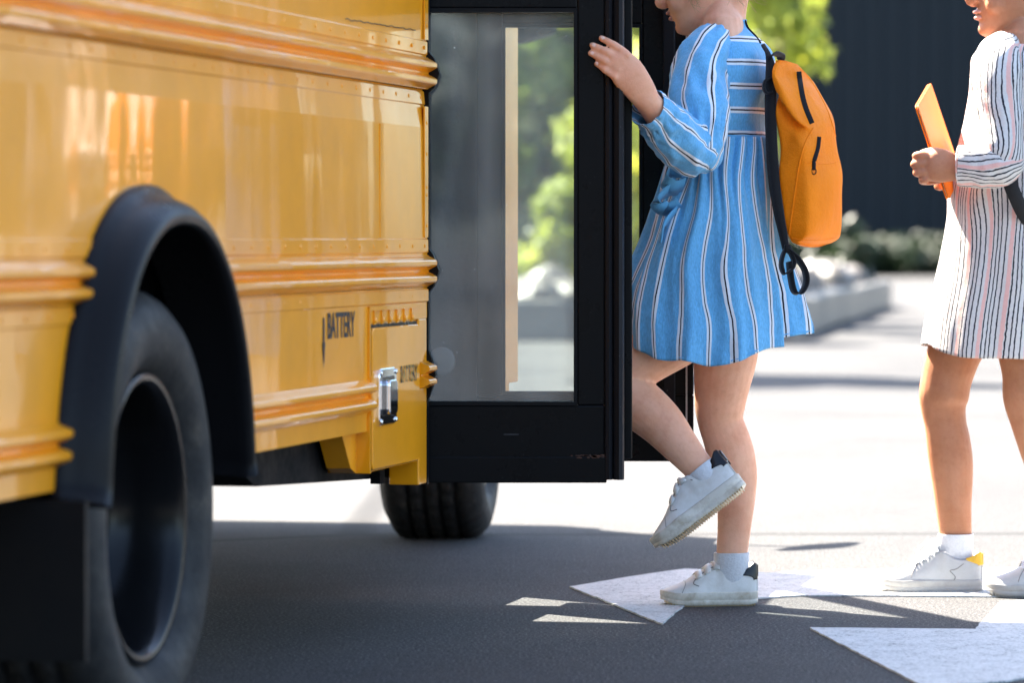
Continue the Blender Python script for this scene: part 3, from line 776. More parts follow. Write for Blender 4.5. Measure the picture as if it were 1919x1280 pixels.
# ------------------------------------------------------------------ people
def head_shells(mb, org, fwd, up, H):
    """face profile by horizontal slices; org = under the ear at chin level"""
    fwd = fwd.normalized(); up = (up - fwd*up.dot(fwd)).normalized(); lat = up.cross(fwd)
    T = lambda x, y, z: org + fwd*x*H + lat*y*H + up*z*H
    rows = [(-.02, .385, .16, .10), (.02, .430, .04, .175), (.07, .452, -.02, .235), (.12, .446, -.10, .275), (.17, .440, -.18, .30), (.235, .452, -.26, .325), (.30, .455, -.33, .342),
            (.38, .452, -.39, .355), (.46, .445, -.43, .362), (.55, .435, -.46, .368), (.68, .462, -.47, .376), (.80, .42, -.45, .352), (.90, .31, -.37, .275), (.97, .16, -.22, .16), (1.0, .02, -.06, .05)]
    n = 28; v = []
    rr = [smooth_tab(rows, z) for z in np.linspace(-.02, 1.0, 40)]; zs = np.linspace(-.02, 1.0, 40)
    for (xf, xb, hw), z in zip(rr, zs):
        cx = (xf+xb)/2; a = (xf-xb)/2
        for k in range(n):
            t = 2*math.pi*k/n; c, s = math.cos(t), math.sin(t)
            wid = hw*(1 - .16*max(0, c)**2*(1 if z < .5 else .4))
            v.append(T(cx + a*math.copysign(abs(c)**.9, c), wid*math.copysign(abs(s)**.92, s), z))
    m = len(zs); mb.add(v, [(i*n+k, i*n+(k+1) % n, (i+1)*n+(k+1) % n, (i+1)*n+k) for i in range(m-1) for k in range(n)] + [tuple(range(n))[::-1], tuple(range((m-1)*n, m*n))])
    rot = Matrix((fwd, lat, up)).transposed()
    mb.tube([T(.43, 0, .62), T(.485, 0, .50), T(.535, 0, .415), T(.50, 0, .375)], [.035*H, .045*H, .058*H, .05*H], 10, 3, up=tuple(fwd))
    for s in (-1, 1):
        mb.ell(T(.485, s*.055, .40), (.055*H, .045*H, .035*H), rot)                        # nostril wings
        mb.ell(T(.24, s*.20, .33), (.17*H, .12*H, .15*H), rot)                             # cheeks
        mb.ell(T(-.04, s*.365, .47), (.085*H, .028*H, .13*H), rot)                         # ears
    mb.ell(T(.395, 0, .075), (.075*H, .10*H, .075*H), rot)                                 # chin
    mb.ell(T(.435, 0, .275), (.060*H, .115*H, .030*H), rot); mb.ell(T(.425, 0, .205), (.064*H, .10*H, .034*H), rot)
    return T, rot
def lips(T, rot, H, parent):
    for a, b in (((.448, 0, .272), (.060*H, .108*H, .027*H)), ((.438, 0, .208), (.064*H, .092*H, .032*H))): MB().ell(T(*a), b, rot, 20, 12).build('lip', LIP, parent, True)
def eyes(T, rot, H, parent):
    for s in (-1, 1):
        MB().ell(T(.385, s*.155, .52), (.060*H, .075*H, .045*H), rot, 16, 10).build('eye', mat_eye, parent, True)
mat_eye = mat('eye_dark', (.05, .03, .02), .15)

def shoe(parent, heel, fwd, up, L, kind, sole_m, up_m, tab_m):
    """heel = ground point under the heel's back end; fwd toe direction"""
    fwd = fwd.normalized(); up = (up - fwd*up.dot(fwd)).normalized(); lat = up.cross(fwd)
    W = lambda x, y, z: heel + fwd*x*L + lat*y*L + up*z*L
    e = bpy.data.objects.new('shoe', None); C.objects.link(e); e.location = heel; setp(e, parent)
    out = [(0, .0), (.006, .085), (.03, .128), (.12, .160), (.25, .166), (.38, .164), (.52, .178), (.66, .200), (.78, .194), (.88, .165), (.95, .118), (.985, .062), (1.0, 0)]
    hw = lambda x: max(0.0, smooth_tab(out, x)[0])
    xs = [0, .004, .012, .03, .06] + list(np.linspace(.10, .90, 25)) + [.94, .965, .985, .995, 1.0]
    zt = .135 if kind == 1 else .120                           # sidewall height
    spring = lambda x: .05*max(0, (x-.72)/.28)**2 + .012*max(0, (.08-x)/.08)
    v = []; prof = [(.93, 0.0), (1.0, .012), (1.0, .05), (.985, .055), (1.0, .060), (1.005, zt-.012), (.985, zt), (.86, zt)]
    n = len(prof); ring = []
    for s in (1, -1):
        order = xs if s == 1 else xs[::-1][1:-1]
        for x in order: ring.append((x, s))
    for x, s in ring:
        w = hw(x); cx = x
        for k, z in prof:
            xx = .5 + (x-.5)*(k if abs(x-.5) > .4 else 1); v.append(W(xx, s*w*k, z*(1 if x < .7 else 1 - .22*(x-.7)/.3 if z > .02 else 1) + spring(x)))
    m = len(ring); f = [(i*n+k, ((i+1) % m)*n+k, ((i+1) % m)*n+k+1, i*n+k+1) for i in range(m) for k in range(n-1)]
    sole = mk('sole', v, f + [tuple(i*n for i in range(m))[::-1], tuple(i*n+n-1 for i in range(m))], sole_m, e)
    # outsole ribs underneath
    rb = MB()
    for x in np.linspace(.05, .93, 34):
        w = hw(x)*.95; rb.add([W(x-.006, -w, .014+spring(x)), W(x+.006, -w, .014+spring(x)), W(x+.006, w, .014+spring(x)), W(x-.006, w, .014+spring(x)), W(x-.006, -w, -.010+spring(x)), W(x+.006, -w, -.010+spring(x)), W(x+.006, w, -.010+spring(x)), W(x-.006, w, -.010+spring(x))],
                              [(3, 2, 1, 0), (4, 5, 6, 7), (0, 1, 5, 4), (1, 2, 6, 5), (2, 3, 7, 6), (3, 0, 4, 7)])
    tag(rb.build('outsole_ribs', GUM if kind == 1 else SOLE2, sole), kind='stuff')
    # upper
    top = [(0, .40), (.04, .425), (.10, .385), (.20, .335), (.30, .345), (.40, .415), (.47, .42), (.55, .365), (.66, .295), (.76, .235), (.86, .195), (.94, .165), (.985, .14), (1.0, .12)]
    if kind == 2: top = [(0, .36), (.04, .375), (.10, .345), (.20, .315), (.30, .335), (.40, .405), (.46, .40), (.55, .335), (.66, .275), (.76, .225), (.86, .19), (.94, .165), (.985, .14), (1.0, .12)]
    op = lambda x: sstep(-.02, .03, x)*(1-sstep(.36, .45, x))             # how far the collar stays open
    na = 29; xu = [.012 + .976*(k/44) for k in range(45)]
    def S(x, a, off=0):
        """a in -1..1 across the upper from one side over the top to the other"""
        w = hw(x)*.965; zt_ = smooth_tab(top, x)[0]; z0 = zt*.72 + spring(x); sg = math.copysign(1, a); b = abs(a)
        ang = b*math.pi/2; yy = math.sin(ang)**.80; zz = math.cos(ang)**.70 if b < 1 else 0
        y1 = yy*w*lerp(1, .80, zz); z1 = z0 + (zt_-z0)*zz
        if b >= .35:
            p = (1-b)/.65; y2 = w*(1 - .20*p**1.4 + .03*math.sin(math.pi*p)); z2 = lerp(z0, zt_, p**.9)
        else:
            y2 = w*.80*b/.35; z2 = zt_ - .16*(1-(b/.35)**2)
        o_ = op(x); y = lerp(y1, y2, o_); z = lerp(z1, z2, o_)
        return W(x, sg*(y + off*yy), z + off*zz)
    v = [S(x, -1 + 2*j/(na-1)) for x in xu for j in range(na)]
    f = [(i*na+j, i*na+j+1, (i+1)*na+j+1, (i+1)*na+j) for i in range(len(xu)-1) for j in range(na-1)]
    mk('upper', v, f + [tuple(range(na)), tuple(range((len(xu)-1)*na, len(xu)*na))[::-1]], up_m, e)
    # heel tab wraps round the heel top
    def patch(name, x0, x1, a0, a1, off, material, nx=10, nj=14, xfun=None):
        vv = []; 
        for i in range(nx+1):
            for j in range(nj+1):
                a = lerp(a0, a1, j/nj); x = lerp(x0, x1, i/nx)
                if xfun: x = xfun(i/nx, a)
                vv.append(S(max(.006, x), a, off/L))
        ff = [(i*(nj+1)+j, i*(nj+1)+j+1, (i+1)*(nj+1)+j+1, (i+1)*(nj+1)+j) for i in range(nx) for j in range(nj)]
        o_ = mk(name, vv, ff, material, e)
        s_ = o_.modifiers.new('t', 'SOLIDIFY'); s_.thickness = .0022; s_.offset = 1
        return o_
    for sgn in (1, -1):
        lim = .22 if kind == 1 else .17
        patch('heel_tab', 0, lim, sgn*.365, sgn*(.72 if kind == 1 else .66), .0016, tab_m, xfun=lambda t, a: .006 + t*lim*(1 - .75*sstep(.36, .70, abs(a))))
    vb = []
    for j in range(9):
        a_ = lerp(.36, .66, j/8)
        for i in range(7):
            q = S(.010, a_, .0022/L).lerp(S(.010, -a_, .0022/L), i/6); vb.append(q - fwd*L*.012*math.sin(math.pi*i/6))
    o_ = mk('heel_tab', vb, [(j*7+i, j*7+i+1, j*7+8+i, j*7+7+i) for j in range(8) for i in range(6)], tab_m, e); s_ = o_.modifiers.new('t', 'SOLIDIFY'); s_.thickness = .002; s_.offset = 0
    # seams
    def seam(pts, r=.0009, name='seam'):
        MB().tube([S(x, a, .0004/L) for x, a in pts], [r]*len(pts), 6, 4).build(name, SEAM_SHADE, e, True)
    for s in (1, -1):
        if kind == 1:
            seam([(.63, s*.78), (.68, s*.60), (.63, s*.40), (.52, s*.34), (.42, s*.36), (.36, s*.5)], .0011)
            seam([(.80, s*.9), (.76, s*.5), (.75, s*.1)], .0007)
        else:
            seam([(.70, s*.85), (.67, s*.60), (.62, s*.36)], .0009); seam([(.20, s*.5), (.27, s*.66), (.33, s*.74), (.28, s*.86), (.30, s*.95)], .0008)
    if kind == 1:
        for x in (.44, .53, .62):
            vv = []; nj = 16
            for i, dx in enumerate((-.033, 0, .033)):
                for j in range(nj+1):
                    a = lerp(-.50, .50, j/nj); vv.append(S(x+dx, a, (.0045 if abs(dx) < .01 else .0030)/L))
            o_ = mk('strap', vv, [(i*(nj+1)+j, i*(nj+1)+j+1, (i+1)*(nj+1)+j+1, (i+1)*(nj+1)+j) for i in range(2) for j in range(nj)], up_m, e)
            s_ = o_.modifiers.new('t', 'SOLIDIFY'); s_.thickness = .0035; s_.offset = 1
    else:
        for k, x in enumerate((.44, .50, .56, .62)):
            for sg in (1, -1):
                MB().tube([S(x, sg*-.36, .003/L), S(x+.015, 0, .008/L), S(x+.03, sg*.36, .003/L)], [(.004, .0018)]*3, 8, 5).build('lace', SOCK, e, True)
        for sg, q in ((1, 0), (-1, 1), (1, 2)):
            MB().tube([S(.42, 0, .006/L), W(.46, sg*(.06+.03*q), .50-.02*q), W(.54+.03*q, sg*(.13+.02*q), .44-.03*q), W(.60, sg*.14, .33)], [(.0045, .002)]*4, 8, 5).build('lace', SOCK, e, True)
    return W
SEAM_SHADE = mat('shoe_shadow_seam', (.22, .21, .20), .8)  # grey that paints the shade along the shoe seams

def fold_noise(a, t, seed, fr=1.0):
    return noise.noise(Vector((math.cos(a)*1.6*fr + seed, math.sin(a)*1.6*fr, t*2.2)))

# ================================================================== girl in the blue dress
gfoot = G(1330, 1134)
girl = thing('person', 'child in a blue striped dress with one hand on the bus door', 'person', (gfoot.x, gfoot.y, 0))
DG = 8.55
fw = Vector((-.91, .41, 0)).normalized(); H1 = .195
hf = Vector((-math.cos(math.radians(20))*.955, math.cos(math.radians(20))*.295, -math.sin(math.radians(20))))
mb = MB()
T1, rot1 = head_shells(mb, P(1347, 39, DG), hf, Vector((0, 0, 1)), H1)
mb.tube([P(1352, 110, DG), P(1354, 60, DG), P(1360, 10, DG), P(1366, -30, DG)], [.052, .046, .044, .046], 18, 4, up=(0, 1, 0))
# torso
mb.tube([P(1352, 95, DG), P(1352, 150, DG), P(1350, 260, DG), P(1348, 380, DG), P(1348, 500, DG), P(1350, 570, DG)], [(.115, .055), (.10, .062), (.085, .06), (.085, .065), (.10, .075), (.09, .07)], 20, 4, up=(1, 0, 0))
# standing (right) leg
lg = [(1362, 560, 8.61, .074), (1360, 640, 8.62, .070), (1358, 680, 8.63, .0655), (1352, 730, 8.64, .0570), (1349, 765, 8.65, .0520), (1351, 792, 8.655, .0475), (1361, 822, 8.66, .0485), (1370, 855, 8.665, .0500), (1377, 895, 8.67, .0470), (1379, 940, 8.67, .0400), (1376, 990, 8.67, .0350), (1372, 1035, 8.67, .0325), (1371, 1060, 8.67, .029), (1368, 1085, 8.67, .022)]
mb.tube([P(u, v, d) for u, v, d, r in lg], [(r, r*(.92 if r > .05 else .74 if r < .037 else .84)) for *_, r in lg], 22, 4, up=(0, 1, 0))
# raised (left) leg
lg = [(1345, 560, 8.50, .072), (1280, 620, 8.50, .066), (1215, 665, 8.50, .0585), (1166, 702, 8.50, .0530), (1158, 722, 8.495, .052), (1176, 742, 8.49, .0545), (1208, 766, 8.48, .0520), (1240, 795, 8.47, .0475), (1272, 833, 8.46, .0395), (1300, 866, 8.45, .0330), (1324, 893, 8.445, .031)]
mb.tube([P(u, v, d) for u, v, d, r in lg], [(r, r*(.92 if r > .05 else .74 if r < .037 else .84)) for *_, r in lg], 22, 4, up=(0, 1, 0))
mb.ell(P(1345, 1100, 8.67), (.045, .018, .015)); mb.tube([P(1318, 893, 8.445), P(1290, 950, 8.44), P(1276, 975, 8.44)], [(.026, .020), (.016, .018), (.010, .014)], 12, 3, up=(0, 1, 0))
# left arm with the hand on the door edge
arm = [(1322, 110, 8.42, .040), (1318, 170, 8.39, .038), (1312, 235, 8.35, .034), (1300, 292, 8.32, .032), (1270, 262, 8.28, .032), (1240, 222, 8.235, .029), (1222, 200, 8.21, .0265), (1206, 180, 8.19, .0255)]
mb.tube([P(u, v, d) for u, v, d, r in arm], [r for *_, r in arm], 16, 5, up=(0, 1, 0))
hd = 8.146
def pal(u, v, d): return P(u, v, d)
mb.tube([P(1212, 187, 8.192), P(1198, 165, 8.172), P(1180, 141, 8.157), P(1168, 125, 8.152)], [(.0265, .0185), (.031, .016), (.0345, .0150), (.033, .0125)], 18, 5, up=(0, 1, 0))
for tip, pip, mcp, r in (((1127, 71), (1153, 85), (1176, 103), .0078), ((1110, 84), (1141, 99), (1168, 116), .0080), ((1107, 99), (1135, 114), (1160, 130), .0077), ((1118, 119), (1135, 131), (1153, 143), .0068)):
    mid = ((tip[0]*.55+pip[0]*.45), (tip[1]*.55+pip[1]*.45)-.5)
    pts = [(1192*.45+mcp[0]*.55, 152*.45+mcp[1]*.55, 8.157), (*mcp, 8.149), (*pip, 8.1495), (*mid, 8.156), (*tip, 8.161)]
    mb.tube([P(*p) for p in pts], [r*1.0, r*1.06, r*1.02, r*.93, r*.86], 12, 5, up=(0, 1, 0))
    mb.ell(P(mcp[0], mcp[1], 8.146), (.0085, .008, .0085)); mb.ell(P(pip[0], pip[1], 8.148), (.0078, .0076, .0078))
mb.tube([P(1203, 172, 8.195), P(1200, 152, 8.222), P(1193, 135, 8.232), P(1186, 122, 8.225)], [.013, .0105, .0088, .0078], 12, 5, up=(0, 1, 0))
# right arm reaching forward into the bus
arm = [(1372, 112, 8.70, .040), (1345, 190, 8.74, .035), (1320, 250, 8.76, .030), (1285, 240, 8.72, .026), (1270, 225, 8.71, .022)]
mb.tube([P(u, v, d) for u, v, d, r in arm], [r for *_, r in arm], 16, 5, up=(0, 1, 0))
for k in range(4): mb.tube([P(1268, 212+k*6, 8.705), P(1258, 205+k*7, 8.70), P(1254, 208+k*7, 8.69)], [.0085, .0078, .007], 10, 4)
body1 = link('body', remesh(mb, .0030, 5), SKIN1, girl, True)
lips(T1, rot1, H1, girl); eyes(T1, rot1, H1, girl)
# fingernails
NAIL = mat('nail', (.80, .50, .40), .25)
tn = bvh(body1)
for u, v in ((1130, 71), (1113, 84.5), (1110, 99.5), (1120, 119)):
    h_ = hit(tn, u, v, -.0006)
    if h_: MB().ell(h_, (.0058, .0016, .0040), Matrix.Rotation(math.radians(28), 3, 'Y'), 12, 8).build('fingernail', NAIL, girl, True)
# hair: cap, bun and loose wisps at the nape
hm = MB(); v = []
hm.ell(T1(-.03, 0, .66), (.50*H1, .42*H1, .42*H1), rot1, 28, 18); hm.ell(T1(-.42, 0, .80), (.18*H1, .18*H1, .18*H1), rot1)
hair1 = hm.build('hair', HAIR1, girl, True)
wp = MB()
random.seed(3)
for k in range(46):
    a = T1(-.20 - random.random()*.25, random.uniform(-.36, .30), random.uniform(.25, .42)); 
    q = [a, a + Vector((random.uniform(.0, .02), random.uniform(-.02, .02), -random.uniform(.01, .03))), a + Vector((random.uniform(-.005, .045), random.uniform(-.03, .02), -random.uniform(.01, .065)))]
    wp.tube(q, [.0005, .00045, .0002], 4, 4)
for k in range(20):
    a = T1(random.uniform(-.02, .12), .34, random.uniform(.30, .5)); q = [a, a + Vector((random.uniform(-.006, .012), -.006, -.02)), a + Vector((random.uniform(-.012, .03), -.008, -random.uniform(.02, .05)))]
    wp.tube(q, [.0005, .00045, .0002], 4, 4)
tag(wp.build('loose_hair', HAIR1, hair1, True), kind='stuff')

# --- dress
NTH = 200
def ring_mesh(fn, nt, nth, close=True):
    v = []; uv = []
    for i in range(nt+1):
        for j in range(nth+1):
            p, q = fn(i/nt, 2*math.pi*j/nth); v.append(p); uv.append(q)
    f = [(i*(nth+1)+j, i*(nth+1)+j+1, (i+1)*(nth+1)+j+1, (i+1)*(nth+1)+j) for i in range(nt) for j in range(nth)]
    return v, f, uv
bod = [(47, 1354, 44, .052), (56, 1354, 48, .058), (66, 1357, 58, .085), (78, 1363, 68, .118), (95, 1366, 77, .135), (125, 1367, 84, .140), (170, 1362, 86, .135), (215, 1354, 86, .126), (262, 1350, 86, .118)]
def bodice(t, a):
    vpx = lerp(47, 262, t); cu, hwp, hd_ = smooth_tab(bod, vpx)
    c, s = math.cos(a), math.sin(a)
    col = sstep(70, 47, vpx)
    vp = vpx + 10*s*col*0 - 8*c*col
    k = 1 + .06*fold_noise(a, t*2.0, 3, 1.6)*sstep(0, .25, t) + .05*(.3-abs(noise.noise(Vector((math.cos(a)*3+t*2, math.sin(a)*3, t*3)))))*sstep(.1, .3, t) + .012*noise.noise(Vector((a*5, t*9, 2)))*sstep(.1, .3, t)
    hb = hwp/912
    q = P(cu, vp, DG) + Vector((hb*math.copysign(abs(c)**.85, c)*k, hd_*math.copysign(abs(s)**.9, s)*k, 0))
    q += Vector((.20*hd_*s*sstep(60, 90, vpx), 0, 0))                 # shoulders turned a little away
    return q, (a/6.283*12, CAMH - (vpx-HZP)/912 + .0165)
v, f, uv = ring_mesh(bodice, 60, 120); dress = mk('dress', v, f, DRESS_H, girl, True, uv)
col_ = ribbon([bodice(0, a)[0] for a in np.linspace(0, 2*math.pi, 61)], Vector((0, 0, 1)), .006, .003); col_.build('neckband', BLUEP, dress, True)
sk = [(258, 1351, 86, .117), (275, 1350, 89, .122), (330, 1344, 100, .132), (400, 1339, 118, .145), (450, 1334, 131, .152), (500, 1329, 146, .158), (560, 1331, 163, .165), (610, 1337, 173, .170), (680, 1338, 178, .175)]
NST = 25
def skirt(t, a):
    c, s = math.cos(a), math.sin(a)
    hem = 643 + 30*max(0, -s)**1.3 - 24*max(0, c)**2 - 6*max(0, -c)**2 - 25*max(0, s)
    hem += 5*math.sin(a*3+1.2) + 2*math.sin(a*7)
    vpx = lerp(258, hem, t); cu, hwp, hd_ = smooth_tab(sk, vpx)
    g_ = math.exp(-(t/.10)**2)
    ph = .25*math.sin(t*2.6+a*2)
    pl_ = lambda q: 1-2*abs(math.sin(q/2))**.8
    fo = (.040*math.cos(6*a+.6+ph) + .060*pl_(11*a+2.1+ph*1.8) + .034*pl_(17*a+.4+ph*2.4))*sstep(.0, .6, t)*(.7+.5*noise.noise(Vector((a*2, t*2, 9))))
    fo += .10*(.5-abs(noise.noise(Vector((math.cos(a)*4.2, math.sin(a)*4.2, t*1.1+3)))))*sstep(.03, .3, t)*(1-.5*sstep(.6, 1, t))
    fo += .030*fold_noise(a, t, 11, 1.2)*sstep(.05, .5, t)
    fo += (.020*math.cos(46*a+2*math.sin(5*a)) + .050*math.cos(27*a+math.sin(3*a)))*math.exp(-((t-.08)/.22)**2)
    fo += .006*noise.noise(Vector((a*9, t*16, 5)))*sstep(.1, .3, t)
    # the free flap swinging out at the back
    fl = math.exp(-((a-.10)/.30)**2) + math.exp(-((a-6.383)/.30)**2)
    notch = math.exp(-((a-5.72)/.13)**2)*sstep(.35, .95, t)
    fo += .05*fl*sstep(.5, 1, t) - .13*notch
    k = 1 + fo
    q = P(cu, vpx, DG) + Vector((hwp/912*c*k, hd_*s*k, 0))
    wobble = .22*math.sin(3*a+t*2.2)*t + .16*math.sin(t*7+a*6)*t*(1-t)*1.6 + .10*math.sin(t*15+a*13)*t*(1-t) + .26*noise.noise(Vector((math.cos(a)*3, math.sin(a)*3, t*2.4+7)))*sstep(.05, .5, t)
    q += Vector((.016*noise.noise(Vector((a*1.4, t*2.6, 1))), .012*noise.noise(Vector((a*1.6, t*2.6, 5))), .010*noise.noise(Vector((a*3.2, 2.5, 8)))*sstep(.6, 1, t)))
    return q, (a/6.283*NST + wobble + .2, t)
v, f, uv = ring_mesh(skirt, 90, 260); sko = mk('skirt', v, f, DRESS_V, dress, True, uv)
sm = sko.modifiers.new('t', 'SOLIDIFY'); sm.thickness = .0015; sm.offset = -1
hemb = ribbon([skirt(1, a)[0] + Vector((0, 0, .004)) for a in np.linspace(0, 2*math.pi, 161)], Vector((0, 0, 1)), .006, .002); hemb.build('hem', BLUEP, dress, True)
wb = ribbon([(bodice(1, a)[0]-P(1350, 262, DG))*1.015 + P(1350, 260, DG) for a in np.linspace(0, 2*math.pi, 81)], Vector((0, 0, 1)), .012, .003); wb.build('waistband', BLUEP, dress, True)
# left sleeve: full upper part gathered at the elbow, forearm part running to the cuff
def sleeve(path, nper, seed, g_at=(), name='sleeve', amp=.05, nst=9, uvo=0):
    rows = cr([(*P(u, v, d), ra, rb) for u, v, d, ra, rb in path], 9); n = 64; nr = len(rows); v = []; uv = []
    c = [Vector(r[:3]) for r in rows]
    for i in range(nr):
        tn = (c[min(i+1, nr-1)] - c[max(i-1, 0)]).normalized(); yv = Vector((0, -1, 0))
        side = tn.cross(yv).normalized(); u2 = side.cross(tn).normalized(); t = i/(nr-1)
        for j in range(n+1):
            a = 2*math.pi*j/n
            k = 1 + amp*fold_noise(a, t*3.2, seed, 1.5) + amp*.55*math.sin(a*3+t*13+seed) * math.sin(t*9+seed)
            k += amp*.6*noise.noise(Vector((math.cos(a)*3, math.sin(a)*3+seed, t*9)))
            k += amp*2.4*(.35-abs(noise.noise(Vector((math.cos(a)*1.5+t*3.5, math.sin(a)*1.5+seed*2, t*4.5-a*.0)))))*math.sin(math.pi*min(1, t*1.05))
            k += amp*.9*max(0, math.sin(a*2 + t*24 + seed*3 + 2*math.sin(a*3)))**3*math.sin(math.pi*t)**.5
            for gt, gw, ga in g_at: k += ga*1.6*math.cos(a*19+seed+3*math.sin(a*2))*math.exp(-((t-gt)/gw)**2)
            v.append(c[i] + side*math.cos(a)*rows[i][3]*k + u2*math.sin(a)*rows[i][4]*k)
            uv.append((a/6.283*nst + uvo + .10*math.sin(t*8+a*3)*(1-abs(2*t-1)), t))
    f = [(i*(n+1)+j, i*(n+1)+j+1, (i+1)*(n+1)+j+1, (i+1)*(n+1)+j) for i in range(nr-1) for j in range(n)]
    o_ = mk(name, v, f, DRESS_S, dress, True, uv); s_ = o_.modifiers.new('t', 'SOLIDIFY'); s_.thickness = .0015; s_.offset = -1
    return o_, c, rows
sleeve([(1338, 72, 8.47, .034, .038), (1324, 95, 8.44, .046, .050), (1313, 130, 8.42, .053, .056), (1308, 180, 8.39, .0565, .060), (1311, 225, 8.36, .054, .058), (1313, 262, 8.34, .046, .052), (1312, 290, 8.33, .040, .046), (1305, 305, 8.325, .03, .036)], 8, 2.3, ((.66, .07, .050), (.03, .08, .045)), amp=.085, nst=7, uvo=.3)
sleeve([(1334, 312, 8.345, .018, .02), (1320, 297, 8.34, .040, .042), (1300, 283, 8.325, .050, .050), (1278, 265, 8.30, .0505, .050), (1255, 243, 8.27, .047, .046), (1240, 226, 8.25, .0425, .042), (1228, 213, 8.233, .0385, .040), (1213, 200, 8.212, .0375, .0395)], 8, 7.1, ((.80, .06, .055), (.96, .04, .025)), amp=.075, nst=8, uvo=.1)
o_, c_, r_ = sleeve([(1372, 78, 8.66, .035, .04), (1385, 110, 8.69, .05, .05), (1372, 160, 8.72, .055, .055), (1345, 205, 8.76, .05, .05), (1325, 246, 8.765, .045, .045), (1290, 240, 8.73, .035, .035)], 8, 5.2, (), amp=.05, nst=8)
# tie bow at the front of the waist
bw = MB()
for k, (pth, r) in enumerate(((((1275, 318), (1255, 322), (1246, 338), (1262, 350), (1282, 345)), .016), (((1272, 352), (1250, 358), (1232, 378), (1250, 392), (1274, 380)), .015), (((1268, 395), (1246, 420), (1236, 452)), .013))):
    path = spline([P(u, v, 8.42 + .01*math.sin(i*2+k)) for i, (u, v) in enumerate(pth)], 7)
    ribbon(path, Vector((.25, -.6, .75)), .034, .003).build('tie_bow', DRESS_S if False else BLUEP, dress, True)
zp = MB().tube([bodice(t, -.42)[0]*1.0 + Vector((.001, -.003, 0)) for t in (.0, .05, .10, .16)], [.0022]*4, 8, 4); zp.build('back_opening', ZIP, dress, True)

# --- socks and shoes
def sock(parent, pts, rads):
    v, f, _ = loft_tube([P(*p) for p in pts], rads, 28, 7, (0, 1, 0), False, disp=lambda t, a: .008*math.cos(14*a) + .01*noise.noise(Vector((a*2, t*9, 1))))
    o_ = mk('sock', v, f, SOCK, parent, True); s_ = o_.modifiers.new('t', 'SOLIDIFY'); s_.thickness = .002; s_.offset = 1
sock(girl, [(1371, 1036, 8.67), (1371, 1052, 8.67), (1370, 1070, 8.67), (1362, 1095, 8.67)], [(.0365, .0285), (.0365, .0285), (.036, .0265), (.036, .022)])
sock(girl, [(1312, 876, 8.448), (1320, 886, 8.446), (1330, 899, 8.444), (1330, 925, 8.44)], [(.0335, .027), (.034, .027), (.034, .025), (.032, .021)])
yaw = math.radians(20)
gh = P(1419, 1128, 8.685); gh.z = 0.002
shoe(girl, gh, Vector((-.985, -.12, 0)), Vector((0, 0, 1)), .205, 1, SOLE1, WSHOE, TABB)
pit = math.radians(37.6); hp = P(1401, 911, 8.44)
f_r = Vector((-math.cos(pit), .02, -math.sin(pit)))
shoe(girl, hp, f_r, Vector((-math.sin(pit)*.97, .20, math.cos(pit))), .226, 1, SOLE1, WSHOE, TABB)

# --- backpack on her back
bp = thing('backpack', 'bright orange backpack worn on the back of the blue dress', 'backpack', P(1500, 450, 8.40))
ov = Vector((.90, -.43, 0)).normalized(); wv = Vector((.43, .90, 0)).normalized(); BW = .195
rows = [(112, 1452, 1478), (118, 1450, 1508), (130, 1450, 1526), (150, 1450, 1542), (180, 1451, 1557), (220, 1452, 1573), (260, 1452, 1583), (300, 1453, 1590), (340, 1454, 1594), (380, 1457, 1595), (410, 1461, 1595), (432, 1467, 1593), (446, 1474, 1588), (454, 1482, 1574), (458, 1492, 1560)]
def bag(t, a):
    vpx = lerp(112, 458, t); xl, xr = smooth_tab(rows, vpx)
    near = P(xl, vpx, 8.395); th = max(.012, ((xr-xl)/925 - BW*.43)/.90)
    wid = BW*min(1, .55 + .45*sstep(0, .10, t))
    if (xr-xl)/925 < wid*.43 + .012: wid = max(.02, ((xr-xl)/925-.012)/.43)
    c, s = math.cos(a), math.sin(a); e = .32
    x = .5 + .5*math.copysign(abs(c)**e, c); y = .5 + .5*math.copysign(abs(s)**e, s)
    bul = .012*math.sin(math.pi*min(1, max(0, y)))*math.sin(math.pi*t)**.5 if x > .5 else 0
    q = near + ov*(th*x + bul) + wv*(wid*y)
    nz = noise.noise(Vector((q.x*9, q.y*9, q.z*7)))*.006 + noise.noise(Vector((q.x*24, q.y*24, q.z*16)))*.0022
    # slack fabric: slanting creases on the upper side
    cre = .0045*math.sin((vpx-xl*.0-190)*.045 + 5*x + 3*y)*sstep(.12, .3, t)*sstep(.75, .5, t)
    if y < .25:
        dv_ = vpx - (150 + 92*x); q += -wv*(.018*sstep(4, -8, dv_)*sstep(112, 135, vpx) - .013*math.exp(-((dv_-12)/18)**2))*sstep(.25, .05, y)
    q += (ov*(x-.5) + wv*(y-.5)).normalized()*(nz + cre) + Vector((0, 0, -.006*math.sin(3*y)*sstep(.9, 1, t)))
    return q, (a, t)
v, f, uv = ring_mesh(bag, 80, 120)
n1 = 121
f += [tuple(range(80*n1, 80*n1+120))[::-1], tuple(range(0, 120))]
pack = mk('pack_body', v, f, ORANGE, bp, True); tb = bvh(pack)
def on_path(tree, px, off, sub=6):
    out = []
    for p in cr(px, sub):
        h = hit(tree, p[0], p[1], off)
        if h is not None: out.append(h)
    return out
def strip_on(tree, px, w, off, name, material, parent, thick=.003, wd=Vector((1, 0, .1))):
    pth = on_path(tree, px, off)
    return ribbon(pth, wd, w, thick).build(name, material, parent, True) if len(pth) > 2 else None
z1 = strip_on(tb, [(1494, 134), (1496, 150), (1501, 180), (1508, 205), (1519, 232)], .017, .002, 'zipper', ZIP, bp)
z2 = strip_on(tb, [(1533, 256), (1531, 275), (1527, 290), (1524, 300)], .013, .002, 'zipper', ZIP, bp)
pl = hit(tb, 1525, 304, .004)
